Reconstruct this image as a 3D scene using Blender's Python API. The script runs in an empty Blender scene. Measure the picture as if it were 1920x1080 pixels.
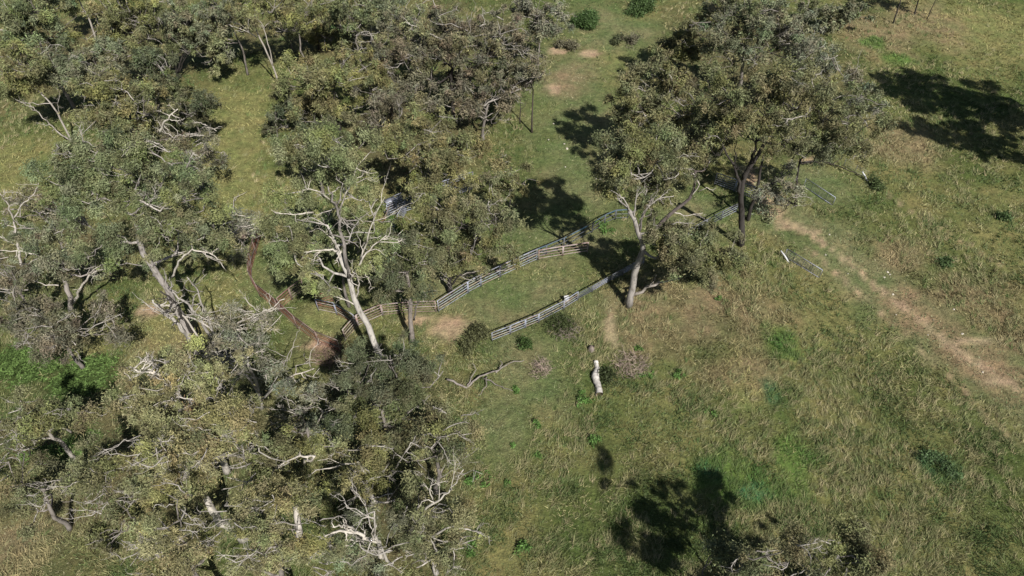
import bpy, math
import numpy as np
from mathutils import Vector

# ------------------------------------------------------------------ camera, sky, sun, exposure
scene = bpy.context.scene
COL = scene.collection
H, PITCH, FPX = 52.0, math.radians(47.0), 1281.0
cam_d = bpy.data.cameras.new("camera"); cam = bpy.data.objects.new("camera", cam_d); COL.objects.link(cam)
cam.location = (0, 0, H); cam.rotation_euler = (math.pi / 2 - PITCH, 0, 0)
cam_d.sensor_width = 36.0; cam_d.lens = 36.0 * FPX / 1920.0
cam_d.clip_start = 0.5; cam_d.clip_end = 8000
scene.camera = cam
SUN_EL, SUN_AZ = math.radians(46), math.radians(28)        # shadows run away from the camera, 28 degrees to its left
SHX, SHY = -math.sin(SUN_AZ), math.cos(SUN_AZ)
w = bpy.data.worlds.new("World"); scene.world = w; w.use_nodes = True
nt = w.node_tree; bg = nt.nodes["Background"]
sky = nt.nodes.new("ShaderNodeTexSky"); sky.sky_type = 'NISHITA'; sky.sun_disc = False
sky.sun_elevation = SUN_EL; sky.sun_rotation = math.atan2(-SHX, -SHY)
nt.links.new(sky.outputs[0], bg.inputs[0]); bg.inputs[1].default_value = 0.05
sun_d = bpy.data.lights.new("sun", 'SUN'); sun = bpy.data.objects.new("sun", sun_d); COL.objects.link(sun)
sun_d.energy = 5.0; sun_d.angle = math.radians(0.5); sun_d.color = (1.0, 0.962, 0.905)
d = Vector((SHX * math.cos(SUN_EL), SHY * math.cos(SUN_EL), -math.sin(SUN_EL)))
sun.rotation_euler = d.to_track_quat('-Z', 'Y').to_euler(); sun.location = (40, -60, 120)
vs = scene.view_settings; vs.view_transform = 'Standard'; vs.look = 'None'; vs.exposure = 0.38; vs.gamma = 1.0
vs.use_curve_mapping = False
scene.cycles.max_bounces = 5; scene.cycles.diffuse_bounces = 1; scene.cycles.transmission_bounces = 3
scene.cycles.transparent_max_bounces = 4

# ------------------------------------------------------------------ helpers
FWD = np.array([0, math.cos(PITCH), -math.sin(PITCH)]); UP = np.array([0, math.sin(PITCH), math.cos(PITCH)])
RT = np.array([1.0, 0, 0]); CAM = np.array([0, 0, H])
def ray(px, py): return RT * (px - 960) / FPX + UP * (540 - py) / FPX + FWD
def atz(px, py, z=0.0):
    r = ray(px, py); return CAM + r * ((z - H) / r[2])
def aty(px, py, Y):
    r = ray(px, py); return CAM + r * (Y / r[1])
def depth(p): return float(np.dot(np.asarray(p) - CAM, FWD))

def _hash(i, j, s):
    n = (i * 374761393 + j * 668265263 + s * 974634777) & 0xFFFFFFFF
    n = ((n ^ (n >> 13)) * 1274126177) & 0xFFFFFFFF
    return ((n ^ (n >> 16)) & 0xFFFF) / 65535.0
def vnoise(x, y, s=0):
    x = np.asarray(x, float); y = np.asarray(y, float)
    i = np.floor(x).astype(np.int64); j = np.floor(y).astype(np.int64); u = x - i; v = y - j
    u = u * u * (3 - 2 * u); v = v * v * (3 - 2 * v)
    return (_hash(i, j, s) * (1 - u) + _hash(i + 1, j, s) * u) * (1 - v) + (_hash(i, j + 1, s) * (1 - u) + _hash(i + 1, j + 1, s) * u) * v
def fbm(x, y, s=0, o=4):
    t = 0; a = .5; k = 0
    for q in range(o):
        t = t + a * vnoise(x, y, s + q); k += a; a *= .5; x = x * 2.03 + 7.1; y = y * 2.03 + 3.7
    return t / k
def gz(x, y):
    f = np.exp(-(np.maximum(np.abs(x) - 110, 0) / 200) ** 2)
    return 0.9 * (fbm(x / 22, y / 22, 3, 3) - .5) + 0.16 * (fbm(x / 2.2, y / 2.2, 9, 2) - .5)
def P(px, py, dz=0.0):
    p = atz(px, py)
    for _ in range(3): p = atz(px, py, float(gz(p[0], p[1])))
    p[2] += dz
    return p

def build(name, V, F, mat, parent=None, col=None, smooth=False, loc=None):
    """one mesh object from arrays; V in world space, moved to the parent's / own origin"""
    V = np.asarray(V, np.float32).reshape(-1, 3); F = np.asarray(F, np.int32); k = F.shape[1]
    org = np.zeros(3, np.float32)
    if parent is not None: org = np.array(parent["_org"], np.float32)
    elif loc is not None: org = np.array(loc, np.float32)
    me = bpy.data.meshes.new(name)
    me.vertices.add(len(V)); me.vertices.foreach_set("co", (V - org).ravel())
    me.loops.add(F.size); me.loops.foreach_set("vertex_index", F.ravel())
    me.polygons.add(len(F)); me.polygons.foreach_set("loop_start", np.arange(0, F.size, k, dtype=np.int32))
    try: me.polygons.foreach_set("loop_total", np.full(len(F), k, np.int32))
    except Exception: pass
    if smooth: me.polygons.foreach_set("use_smooth", np.ones(len(F), bool))
    if col is not None:
        a = me.color_attributes.new("col", 'FLOAT_COLOR', 'POINT')
        c = np.ones((len(V), 4), np.float32); c[:, :3] = col; a.data.foreach_set("color", c.ravel())
    me.update(calc_edges=True); me.materials.append(mat)
    o = bpy.data.objects.new(name, me); COL.objects.link(o)
    if parent is not None: o.parent = parent
    else:
        o.location = tuple(float(v) for v in org); o["_org"] = [float(v) for v in org]
    return o
def empty(name, loc):
    o = bpy.data.objects.new(name, None); COL.objects.link(o); o.location = tuple(float(v) for v in loc)
    o.empty_display_size = .3; o["_org"] = [float(v) for v in loc]; return o
def tag(o, label, cat=None, group=None, kind=None):
    o["label"] = label
    if cat: o["category"] = cat
    if group: o["group"] = group
    if kind: o["kind"] = kind
    return o

class Soup:                                                   # collects triangles with colours
    def __init__(s): s.V = []; s.F = []; s.C = []; s.n = 0
    def add(s, V, F, C):
        V = np.asarray(V, np.float32); s.V.append(V); s.F.append(np.asarray(F, np.int32) + s.n)
        s.C.append(np.broadcast_to(np.asarray(C, np.float32), V.shape)); s.n += len(V)
    def build(s, name, mat, parent=None, smooth=False, loc=None):
        return build(name, np.concatenate(s.V), np.concatenate(s.F), mat, parent, np.concatenate(s.C), smooth, loc)
    def tube(s, pts, rad, col, sides=6, cap=True, rough=0.0, rng=None):
        pts = np.asarray(pts, float); k = len(pts); rad = np.broadcast_to(np.asarray(rad, float), (k,))
        t = np.gradient(pts, axis=0); t /= np.linalg.norm(t, axis=1)[:, None] + 1e-9
        ref = np.array([0.31, 0.2, 0.93]) if abs(t[0][2]) < .8 else np.array([0.9, 0.35, 0.1])
        a = np.cross(t, ref); a /= np.linalg.norm(a, axis=1)[:, None] + 1e-9; b = np.cross(t, a)
        th = np.arange(sides) * 2 * math.pi / sides
        rr = rad[:, None] * np.ones((1, sides))
        if rough and rng is not None: rr = rr * (1 + rough * rng.uniform(-1, 1, rr.shape))
        V = pts[:, None, :] + rr[..., None] * (np.cos(th)[None, :, None] * a[:, None, :] + np.sin(th)[None, :, None] * b[:, None, :])
        i = np.arange(k - 1)[:, None] * sides; j = np.arange(sides)[None, :]; j2 = (j + 1) % sides
        A = (i + j).ravel(); B = (i + j2).ravel(); C_ = (i + sides + j2).ravel(); D = (i + sides + j).ravel()
        F = np.concatenate([np.stack([A, B, C_], 1), np.stack([A, C_, D], 1)])
        V = V.reshape(-1, 3)
        if cap:
            n = len(V); V = np.concatenate([V, pts[:1], pts[-1:]])
            q = np.arange(sides); q2 = (q + 1) % sides; e = (k - 1) * sides
            F = np.concatenate([F, np.stack([np.full(sides, n), q2, q], 1), np.stack([np.full(sides, n + 1), e + q, e + q2], 1)])
        if np.ndim(col) == 2 and len(col) == k:
            c = np.repeat(np.asarray(col), sides, axis=0)
            if cap: c = np.concatenate([c, np.asarray(col)[:1], np.asarray(col)[-1:]])
            col = c
        s.add(V, F, col)
    def cones(s, A, B, r, col):                               # 3-sided tapered twigs
        A = np.asarray(A, float); B = np.asarray(B, float); n = len(A)
        if n == 0: return
        t = B - A; L = np.linalg.norm(t, axis=1)[:, None] + 1e-9; t = t / L
        a = np.cross(t, [0.3, 0.25, 0.92]); a /= np.linalg.norm(a, axis=1)[:, None] + 1e-9; b = np.cross(t, a)
        r = np.broadcast_to(np.asarray(r, float), (n,))[:, None]
        ring = [A + r * (math.cos(q) * a + math.sin(q) * b) for q in (0, 2.094, 4.189)]
        V = np.stack(ring + [B], 1).reshape(-1, 3); o = np.arange(n)[:, None] * 4
        F = np.concatenate([o + np.array([[0, 1, 3]]), o + np.array([[1, 2, 3]]), o + np.array([[2, 0, 3]])])
        col = np.asarray(col, float)
        if col.ndim == 2: col = np.repeat(col, 4, axis=0)
        s.add(V, F, col)
    def leaves(s, C, D, L, Wd, col, rng):
        n = len(C); D = D / (np.linalg.norm(D, axis=1)[:, None] + 1e-9)
        q = rng.normal(size=(n, 3)); S = np.cross(D, q); S /= np.linalg.norm(S, axis=1)[:, None] + 1e-9
        L = np.broadcast_to(L, (n,))[:, None]; Wd = np.broadcast_to(Wd, (n,))[:, None]
        V = np.stack([C + S * Wd / 2, C - S * Wd / 2, C + D * L], 1).reshape(-1, 3)
        F = np.arange(3 * n).reshape(-1, 3)
        s.add(V, F, np.repeat(col, 3, axis=0))

# ------------------------------------------------------------------ materials
def new_mat(name):
    m = bpy.data.materials.new(name); m.use_nodes = True; n = m.node_tree.nodes
    return m, n, m.node_tree.links, n["Principled BSDF"]
def attr(n, name="col"):
    a = n.new("ShaderNodeAttribute"); a.attribute_name = name; return a
def noise(n, l, scale, detail=4, rough=.6, coord=None):
    t = n.new("ShaderNodeTexNoise"); t.inputs["Scale"].default_value = scale; t.inputs["Detail"].default_value = detail
    t.inputs["Roughness"].default_value = rough
    if coord is not None: l.new(coord, t.inputs["Vector"])
    return t
def ramp(n, l, src, stops):
    r = n.new("ShaderNodeValToRGB"); e = r.color_ramp.elements
    while len(e) < len(stops): e.new(.5)
    for k, (p, c) in enumerate(stops): e[k].position = p; e[k].color = (*c, 1) if len(c) == 3 else c
    l.new(src, r.inputs[0]); return r
def mixc(n, l, mode, fac, a, b):
    m = n.new("ShaderNodeMix"); m.data_type = 'RGBA'; m.blend_type = mode
    if isinstance(fac, float): m.inputs[0].default_value = fac
    else: l.new(fac, m.inputs[0])
    l.new(a, m.inputs[6])
    if isinstance(b, tuple): m.inputs[7].default_value = (*b, 1)
    else: l.new(b, m.inputs[7])
    return m.outputs[2]

def leaf_mat(name, trans=.1, rough=.6):
    m, n, l, p = new_mat(name); a = attr(n)
    l.new(a.outputs["Color"], p.inputs["Base Color"]); p.inputs["Roughness"].default_value = rough
    p.inputs["Specular IOR Level"].default_value = .15
    t = n.new("ShaderNodeBsdfTranslucent"); l.new(a.outputs["Color"], t.inputs["Color"])
    mx = n.new("ShaderNodeMixShader"); mx.inputs[0].default_value = trans
    l.new(p.outputs[0], mx.inputs[1]); l.new(t.outputs[0], mx.inputs[2]); l.new(mx.outputs[0], n["Material Output"].inputs[0])
    return m
M_LEAF = leaf_mat("gum_leaves"); M_GRASS = leaf_mat("grass_blades", .15, .8); M_WEED = leaf_mat("weed_leaves", .2, .5)

def bark_mat():
    m, n, l, p = new_mat("gum_bark"); a = attr(n); tc = n.new("ShaderNodeTexCoord")
    mp = n.new("ShaderNodeMapping"); mp.inputs["Scale"].default_value = (1, 1, .3); l.new(tc.outputs["Object"], mp.inputs[0])
    t = noise(n, l, 3.2, 5, .65, mp.outputs[0]); r = ramp(n, l, t.outputs[0], [(.3, (.25, .23, .2)), (.48, (.85, .83, .8)), (.7, (1.15, 1.12, 1.08))])
    c = mixc(n, l, 'MULTIPLY', 1.0, a.outputs["Color"], r.outputs[0]); l.new(c, p.inputs["Base Color"])
    p.inputs["Roughness"].default_value = .85; p.inputs["Specular IOR Level"].default_value = .2
    t2 = noise(n, l, 14, 4, .6, mp.outputs[0]); b = n.new("ShaderNodeBump"); b.inputs["Strength"].default_value = .5; b.inputs["Distance"].default_value = .05
    l.new(t2.outputs[0], b.inputs["Height"]); l.new(b.outputs[0], p.inputs["Normal"]); return m
M_BARK = bark_mat()

def ground_mat():
    m, n, l, p = new_mat("pasture_ground"); a = attr(n); tc = n.new("ShaderNodeTexCoord"); o = tc.outputs["Object"]
    t1 = noise(n, l, 1.3, 8, .75, o); r1 = ramp(n, l, t1.outputs[0], [(.3, (.45, .45, .42)), (.5, (.97, .97, .95)), (.72, (1.5, 1.45, 1.35))])
    c = mixc(n, l, 'MULTIPLY', 1.0, a.outputs["Color"], r1.outputs[0])
    t2 = noise(n, l, 6.5, 6, .8, o); r2 = ramp(n, l, t2.outputs[0], [(.3, (.5, .52, .45)), (.52, (1, 1, 1)), (.75, (1.4, 1.3, 1.2))])
    c = mixc(n, l, 'MULTIPLY', .8, c, r2.outputs[0])
    t3 = noise(n, l, .35, 5, .6, o); r3 = ramp(n, l, t3.outputs[0], [(.35, (.85, .95, .8)), (.65, (1.15, 1.03, 1.0))])
    c = mixc(n, l, 'MULTIPLY', 1.0, c, r3.outputs[0]); l.new(c, p.inputs["Base Color"])
    p.inputs["Roughness"].default_value = .95; p.inputs["Specular IOR Level"].default_value = .1
    t4 = noise(n, l, 4.0, 8, .75, o); b = n.new("ShaderNodeBump"); b.inputs["Strength"].default_value = .9; b.inputs["Distance"].default_value = .35
    l.new(t4.outputs[0], b.inputs["Height"]); l.new(b.outputs[0], p.inputs["Normal"]); return m
M_GROUND = ground_mat()

def metal(name, base, rust, amt, metallic=.0, rough=.5):
    m, n, l, p = new_mat(name); tc = n.new("ShaderNodeTexCoord"); gp = n.new("ShaderNodeNewGeometry")
    t = noise(n, l, 1.7, 6, .7, gp.outputs["Position"])
    r = ramp(n, l, t.outputs[0], [(max(0, .5 - amt), base), (min(1, .72 - amt), rust)])
    l.new(r.outputs[0], p.inputs["Base Color"]); p.inputs["Roughness"].default_value = rough; p.inputs["Metallic"].default_value = metallic
    t2 = noise(n, l, 25, 3, .6, gp.outputs["Position"]); b = n.new("ShaderNodeBump"); b.inputs["Strength"].default_value = .2; b.inputs["Distance"].default_value = .01
    l.new(t2.outputs[0], b.inputs["Height"]); l.new(b.outputs[0], p.inputs["Normal"]); return m
M_GALV = metal("galvanised_steel", (.33, .355, .43), (.20, .19, .20), .10, .15, .5)
M_RUST = metal("rusted_steel", (.16, .05, .035), (.25, .11, .08), .1, 0, .8)
M_BROWN = metal("weathered_brown_steel", (.17, .115, .09), (.25, .20, .18), .05, 0, .75)
M_PINK = metal("faded_pinkish_steel", (.36, .31, .29), (.27, .16, .13), .06, 0, .7)
M_BLUE = metal("blue_painted_pipe", (.03, .13, .22), (.10, .17, .22), .0, 0, .5)
M_DARK = metal("dark_or_shaded_steel", (.09, .1, .11), (.16, .15, .14), .0, .1, .6)  # dark steel, also used to put shade into some fence rails
M_WIRE = metal("wire_mesh", (.24, .25, .25), (.17, .16, .15), .0, .2, .5)
M_WHITE = metal("white_painted_sheet", (.55, .55, .54), (.4, .38, .35), -.1, 0, .6)
def stone_mat(name, c0, c1):
    m, n, l, p = new_mat(name); tc = n.new("ShaderNodeTexCoord"); t = noise(n, l, 5, 5, .7, tc.outputs["Object"])
    r = ramp(n, l, t.outputs[0], [(.35, c0), (.65, c1)]); l.new(r.outputs[0], p.inputs["Base Color"]); p.inputs["Roughness"].default_value = .9; return m
M_STONE = stone_mat("pale_stone", (.35, .31, .25), (.6, .56, .47))

# ------------------------------------------------------------------ the lie of the land: patches of grass, soil and weed
def blob(px, py, rx, ry, rot=0.0):
    c = P(px, py); a = rx * depth(c) / FPX; b = abs(atz(px, py - ry)[1] - atz(px, py + ry)[1]) / 2
    return (c[0], c[1], a, b, math.radians(rot))
def bl(x, y, bs, soft=.5, jag=.5, s=0):
    out = np.zeros_like(x); q = (fbm(x / 2.6, y / 2.6, 40 + s, 4) - .5) * 2 * jag
    for (cx, cy, a, b, r) in bs:
        u = (x - cx) * math.cos(r) + (y - cy) * math.sin(r); v = -(x - cx) * math.sin(r) + (y - cy) * math.cos(r)
        dd = np.sqrt((u / a) ** 2 + (v / b) ** 2) + q
        out = np.maximum(out, np.clip((1 + soft - dd) / (2 * soft), 0, 1))
    return out
def pdist(x, y, pts):
    best = np.full_like(x, 1e9)
    for (a, b) in zip(pts[:-1], pts[1:]):
        ax, ay, bx, by = a[0], a[1], b[0], b[1]; dx, dy = bx - ax, by - ay
        t = np.clip(((x - ax) * dx + (y - ay) * dy) / (dx * dx + dy * dy), 0, 1)
        best = np.minimum(best, np.hypot(x - ax - t * dx, y - ay - t * dy))
    return best
TRACK = [P(*q) for q in [(1425, 395), (1500, 425), (1560, 468), (1615, 515), (1680, 565), (1740, 612), (1800, 660), (1870, 705), (1960, 765)]]
RUT = [P(*q) for q in [(1520, 470), (1600, 540), (1680, 612), (1760, 690), (1840, 770), (1960, 880)]]
WORN = [P(*q) for q in [(1700, 575), (1780, 640), (1860, 690), (1980, 770)]]
TRAIL = [P(*q) for q in [(1640, 345), (1705, 395), (1760, 425), (1830, 470), (1890, 505)]]
B_SHORT = [blob(*q) for q in [(1080, 200, 90, 130), (1090, 330, 90, 90), (1040, 430, 130, 80), (960, 560, 160, 60), (860, 540, 90, 60), (620, 590, 60, 50),
    (530, 500, 60, 60), (990, 690, 90, 80), (940, 790, 60, 80), (1140, 50, 80, 50), (1180, 60, 60, 40), (1300, 400, 90, 50), (1540, 350, 60, 40), (1550, 440, 80, 40), (1640, 560, 60, 50)]]
B_YEL = [blob(*q) for q in [(450, 230, 60, 90), (440, 330, 50, 90), (420, 420, 50, 60), (40, 290, 70, 50), (30, 330, 60, 40), (600, 600, 50, 30), (330, 620, 50, 60), (560, 710, 40, 50), (1850, 60, 120, 60), (1400, 720, 40, 60), (1480, 860, 30, 50)]]
B_DRY = [blob(*q) for q in [(1300, 610, 120, 50), (1230, 570, 80, 44), (1350, 570, 100, 44), (1640, 60, 60, 40), (1720, 40, 70, 40), (1680, 480, 60, 30), (1380, 690, 80, 30), (60, 1000, 90, 80), (1690, 270, 60, 40), (330, 640, 50, 40), (1180, 640, 50, 30), (1800, 560, 90, 50), (1840, 690, 70, 30), (1890, 640, 70, 40), (1060, 150, 40, 40)]]
B_DIRT = [blob(*q) for q in [(1050, 95, 22, 7), (1100, 100, 16, 5), (1040, 172, 14, 9), (830, 622, 40, 20), (800, 600, 40, 12), (590, 650, 26, 10), (1447, 398, 16, 6), (1412, 335, 12, 18), (1516, 433, 26, 8), (1145, 615, 10, 24), (1440, 372, 24, 10), (275, 585, 24, 10), (1525, 298, 34, 4), (1880, 715, 40, 10), (1830, 640, 30, 6), (1500, 425, 34, 9)]]
B_LUSH = [blob(*q) for q in [(1370, 905, 80, 46), (1420, 925, 60, 36), (1480, 850, 36, 60), (1470, 640, 40, 30), (1330, 880, 20, 20), (1690, 110, 30, 12), (1640, 80, 20, 8)]]
B_TEAL = [blob(*q) for q in [(1447, 742, 14, 26), (1335, 885, 22, 14), (1415, 925, 26, 14), (1760, 880, 34, 24)]]
B_CREEP = [blob(*q) for q in [(60, 690, 80, 34), (150, 700, 60, 40), (20, 680, 50, 30), (150, 830, 30, 30), (90, 850, 60, 26)]]
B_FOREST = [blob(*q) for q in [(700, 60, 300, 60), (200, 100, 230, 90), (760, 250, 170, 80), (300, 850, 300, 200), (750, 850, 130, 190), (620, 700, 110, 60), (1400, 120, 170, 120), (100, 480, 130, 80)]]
def fields(x, y):
    f = {}
    tr = pdist(x, y, TRACK); f['verge'] = np.clip((4.6 - tr + 2 * (fbm(x / 3, y / 3, 71) - .5)) / 2, 0, 1)
    jag = 1.2 * (fbm(x / 1.1, y / 1.1, 72, 4) - .5)
    f['track'] = np.clip((.62 - tr + jag * .9) / .5, 0, 1) * .9
    f['track'] = np.maximum(f['track'], 0.7 * np.clip((.4 - np.abs(pdist(x, y, RUT)) + jag) / .5, 0, 1))
    f['worn'] = np.clip((3.4 - pdist(x, y, WORN) + 5 * (fbm(x / 2.3, y / 2.3, 74, 5) - .5)) / 2.2, 0, 1)
    f['trail'] = np.clip((.3 - pdist(x, y, TRAIL) + .3 * jag) / .25, 0, 1)
    f['short'] = np.maximum(bl(x, y, B_SHORT, .5, .5, 1), f['verge']); f['yel'] = bl(x, y, B_YEL, .5, .6, 2); f['dry'] = bl(x, y, B_DRY, .6, .8, 3)
    f['dirt'] = bl(x, y, B_DIRT, .3, 1.3, 4); f['lush'] = bl(x, y, B_LUSH, .35, 1.1, 5); f['teal'] = bl(x, y, B_TEAL, .3, .9, 6)
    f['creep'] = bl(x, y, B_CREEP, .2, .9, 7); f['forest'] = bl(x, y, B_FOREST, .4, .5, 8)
    return f
C_SHORT, C_YEL, C_DRY, C_DIRT = (.142, .175, .078), (.225, .228, .100), (.262, .206, .136), (.46, .34, .25)
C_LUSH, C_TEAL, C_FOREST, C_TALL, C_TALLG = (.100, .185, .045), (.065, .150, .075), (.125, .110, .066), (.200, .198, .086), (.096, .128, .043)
def ground_colour(x, y):
    f = fields(x, y)
    def lerp(a, c, t): return a * (1 - t[..., None]) + np.array(c) * t[..., None]
    t = np.clip((fbm(x / 7, y / 7, 21, 5) - .36) / .28, 0, 1)
    c = lerp(np.broadcast_to(np.array(C_TALLG), x.shape + (3,)), C_TALL, t)
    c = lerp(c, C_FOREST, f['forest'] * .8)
    g = np.clip((fbm(x / 4, y / 4, 22, 5) - .4) / .25, 0, 1)
    sh = lerp(np.broadcast_to(np.array(C_SHORT), x.shape + (3,)), (.225, .212, .122), g * .7)
    c = c * (1 - f['short'][..., None]) + sh * f['short'][..., None]
    c = lerp(c, C_YEL, f['yel'] * .9); c = lerp(c, C_DRY, f['dry'] * .75 * (1 - .5 * f['verge']))
    c = lerp(c, C_LUSH, f['lush'] * .8); c = lerp(c, C_TEAL, f['teal'] * .8); c = lerp(c, (.05, .085, .025), f['creep'] * .9)
    c = lerp(c, (.30, .215, .145), f['worn'] * .7); c = lerp(c, C_DIRT, np.maximum.reduce([f['dirt'] * .85, f['track'], f['trail'] * .6]))
    return c

def axis(lo, hi, step, far):
    a = np.arange(lo, hi + 1e-6, step); g = []; s = step; v = 0
    while v < far: s *= 1.35; v += s; g.append(v)
    g = np.array(g); return np.concatenate([lo - g[::-1], a, hi + g])
gx = axis(-100, 105, .7, 2500); gy = axis(8, 140, .7, 2500)
XX, YY = np.meshgrid(gx, gy); nx, ny = len(gx), len(gy)
V = np.stack([XX, YY, gz(XX, YY)], -1).reshape(-1, 3)
I = (np.arange(ny - 1)[:, None] * nx + np.arange(nx - 1)[None, :]).ravel()
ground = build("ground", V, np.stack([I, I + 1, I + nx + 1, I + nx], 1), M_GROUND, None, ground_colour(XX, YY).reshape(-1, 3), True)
tag(ground, "rough green and straw coloured pasture ground with bare dirt patches and a worn track", "ground", kind="structure")

# ------------------------------------------------------------------ grass (nobody could count it)
rg = np.random.default_rng(5)
def view_points(n, z=0.0, margin=60):
    px = rg.uniform(-margin, 1920 + margin, n); py = rg.uniform(-30, 1080 + margin, n)
    dx = (px - 960) / FPX; dy = (540 - py) / FPX
    R = dx[:, None] * RT + dy[:, None] * UP + FWD; t = -H / R[:, 2]
    p = CAM + R * t[:, None]; p[:, 2] = gz(p[:, 0], p[:, 1]); return p
def grass(name, n, blades, hgt, wid, weight, colour, label, lean=.9, cat="grass"):
    p = view_points(n); f = fields(p[:, 0], p[:, 1]); k = rg.random(n) < weight(p[:, 0], p[:, 1], f)
    p = p[k]; f = {q: v[k] for q, v in f.items()}; n = len(p); x, y = p[:, 0], p[:, 1]
    col = colour(x, y, f); dep = (p - CAM) @ FWD
    hs = hgt * (.3 + 1.4 * fbm(x / 1.7, y / 1.7, 35, 3)) * rg.uniform(.7, 1.3, n)
    az = 2 * math.pi * 1.6 * fbm(x / 9, y / 9, 33, 3) + rg.normal(0, .9, n)
    S = Soup()
    for b in range(blades):
        a = az + rg.normal(0, 1.1, n); ln = np.abs(rg.normal(lean, .35, n))
        D = np.stack([np.cos(a) * ln, np.sin(a) * ln, np.ones(n) * .75], 1); L = hs * rg.uniform(.6, 1.2, n)
        o = rg.normal(0, 1, (n, 3)) * (hgt * .22); o[:, 2] = -.02
        S.leaves(p + o, D, L, wid * dep * rg.uniform(.7, 1.4, n), np.clip(col * rg.uniform(.5, 1.5, (n, 1)), 0, 1), rg)
    ob = S.build(name, M_GRASS); tag(ob, label, cat, kind="stuff"); return ob
def w_tall(x, y, f):
    return np.clip(1 - f['short'] * 1.0 - f['yel'] * .5 - f['forest'] * .55 - f['dirt'] - f['track'] - f['worn'] * .6 - f['trail'] * .7 - f['creep'], .0, 1) * np.clip(.55 + 2.2 * (fbm(x / 1.7, y / 1.7, 35, 3) - .5), .06, 1)
def c_tall(x, y, f):
    n = len(x); t = np.clip((fbm(x / 2.4, y / 2.4, 36, 4) - .40) / .22 + (fbm(x / 11, y / 11, 37, 3) - .5) * 1.6 - .12 + rg.normal(0, .25, n), 0, 1)[:, None]
    c = np.array([.100, .145, .050]) * (1 - t) + np.array([.35, .322, .16]) * t
    for key, cc, a in (('dry', (.36, .27, .155), .6), ('yel', (.33, .30, .12), .7), ('lush', (.10, .21, .05), .8), ('teal', (.06, .18, .085), .75)):
        q = (f[key] * a)[:, None]; c = c * (1 - q) + np.array(cc) * q
    return c
grass("tall_grass", 190000, 3, .46, .0009, w_tall, c_tall, "tall tussocky pasture grass, straw and green, leaning in the open paddock")
def tussocks():
    p = view_points(23000); x, y = p[:, 0], p[:, 1]; f = fields(x, y)
    k = rg.random(len(p)) < np.clip(1 - f['short'] * 1.2 - f['forest'] * .8 - f['yel'] * .85 - f['dirt'] - f['track'] - f['worn'] * .5 - f['creep'], 0, 1) * np.clip((fbm(x / 4.5, y / 4.5, 81, 4) - .42) / .16, .05, 1)
    p = p[k]; x, y = p[:, 0], p[:, 1]; n = len(p); S = Soup(); dep = (p - CAM) @ FWD
    az = math.radians(5) + math.radians(110) * fbm(x / 6, y / 6, 82, 2) + rg.normal(0, .3, n)
    t = np.clip(rg.normal(.5, .32, n) - f['lush'][k] * .8 - f['teal'][k], 0, 1)[:, None]; c = np.array([.125, .18, .06]) * (1 - t) + np.array([.40, .345, .195]) * t
    for b in range(13):
        a = az + rg.normal(0, .5, n); ln = np.abs(rg.normal(1.1, .5, n)); D = np.stack([np.cos(a) * ln, np.sin(a) * ln, np.ones(n) * .6], 1)
        o = rg.normal(0, .13, (n, 3)); o[:, 2] = 0
        S.leaves(p + o, D, rg.uniform(.4, .9, n), .0007 * dep, np.clip(c * rg.uniform(.7, 1.25, (n, 1)), 0, 1), rg)
    tag(S.build("grass_tussocks", M_GRASS), "long straw coloured grass tussocks bent over in the open paddock", "grass", kind="stuff")
tussocks()
def w_short(x, y, f): return np.clip(.5 + f['short'] * .4 + f['yel'] * .4 - f['dirt'] * .9 - f['track'] * .9 - f['creep'], 0, 1)
def c_short(x, y, f):
    n = len(x); t = np.clip(f['dry'] * .7 + rg.normal(.3, .3, n), 0, 1)[:, None]
    c = np.array([.150, .195, .085]) * (1 - t) + np.array([.31, .285, .17]) * t
    q = (f['yel'] * .7)[:, None]; c = c * (1 - q) + np.array([.30, .285, .12]) * q; return c
grass("short_grass", 110000, 2, .27, .0010, w_short, c_short, "short grazed grass in the yards, on the verges and in the clearings", 1.1)
def w_creep(x, y, f): return f['creep'] * .95
def c_creep(x, y, f): return np.array([.11, .175, .05]) * rg.uniform(.6, 1.3, (len(x), 1))
grass("green_creeper", 260000, 4, .34, .0028, w_creep, c_creep, "bright green leafy creeper covering the ground at the left edge", 1.3, "creeper")

# ------------------------------------------------------------------ trees
PAL = dict(grey=(.170, .180, .110), green=(.162, .182, .096), olive=(.178, .178, .085), brown=(.195, .182, .122), yel=(.228, .218, .110),
           dark=(.125, .138, .078), lime=(.182, .200, .098), bush=(.055, .105, .032), ash=(.190, .192, .135), rust=(.198, .200, .104))
PALE, GREY, DARK, BONE = (.42, .395, .365), (.23, .21, .195), (.05, .045, .042), (.55, .515, .46)
def wig(a, b, rng, k=6, amp=.12, sag=0.0):
    a = np.asarray(a, float); b = np.asarray(b, float); t = np.linspace(0, 1, k)[:, None]; L = np.linalg.norm(b - a)
    p = a + (b - a) * t; w_ = rng.normal(0, 1, (k, 3)) * amp * L * np.sin(math.pi * t) * .6
    bend = rng.normal(0, 1, 3) * amp * L
    p = p + w_ * .5 + bend * np.sin(math.pi * t); p[:, 2] += sag * L * np.sin(math.pi * t[:, 0]); return p
def pick(path, t):
    x = t * (len(path) - 1); i = min(int(x), len(path) - 2); return path[i] + (path[i + 1] - path[i]) * (x - i)
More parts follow.
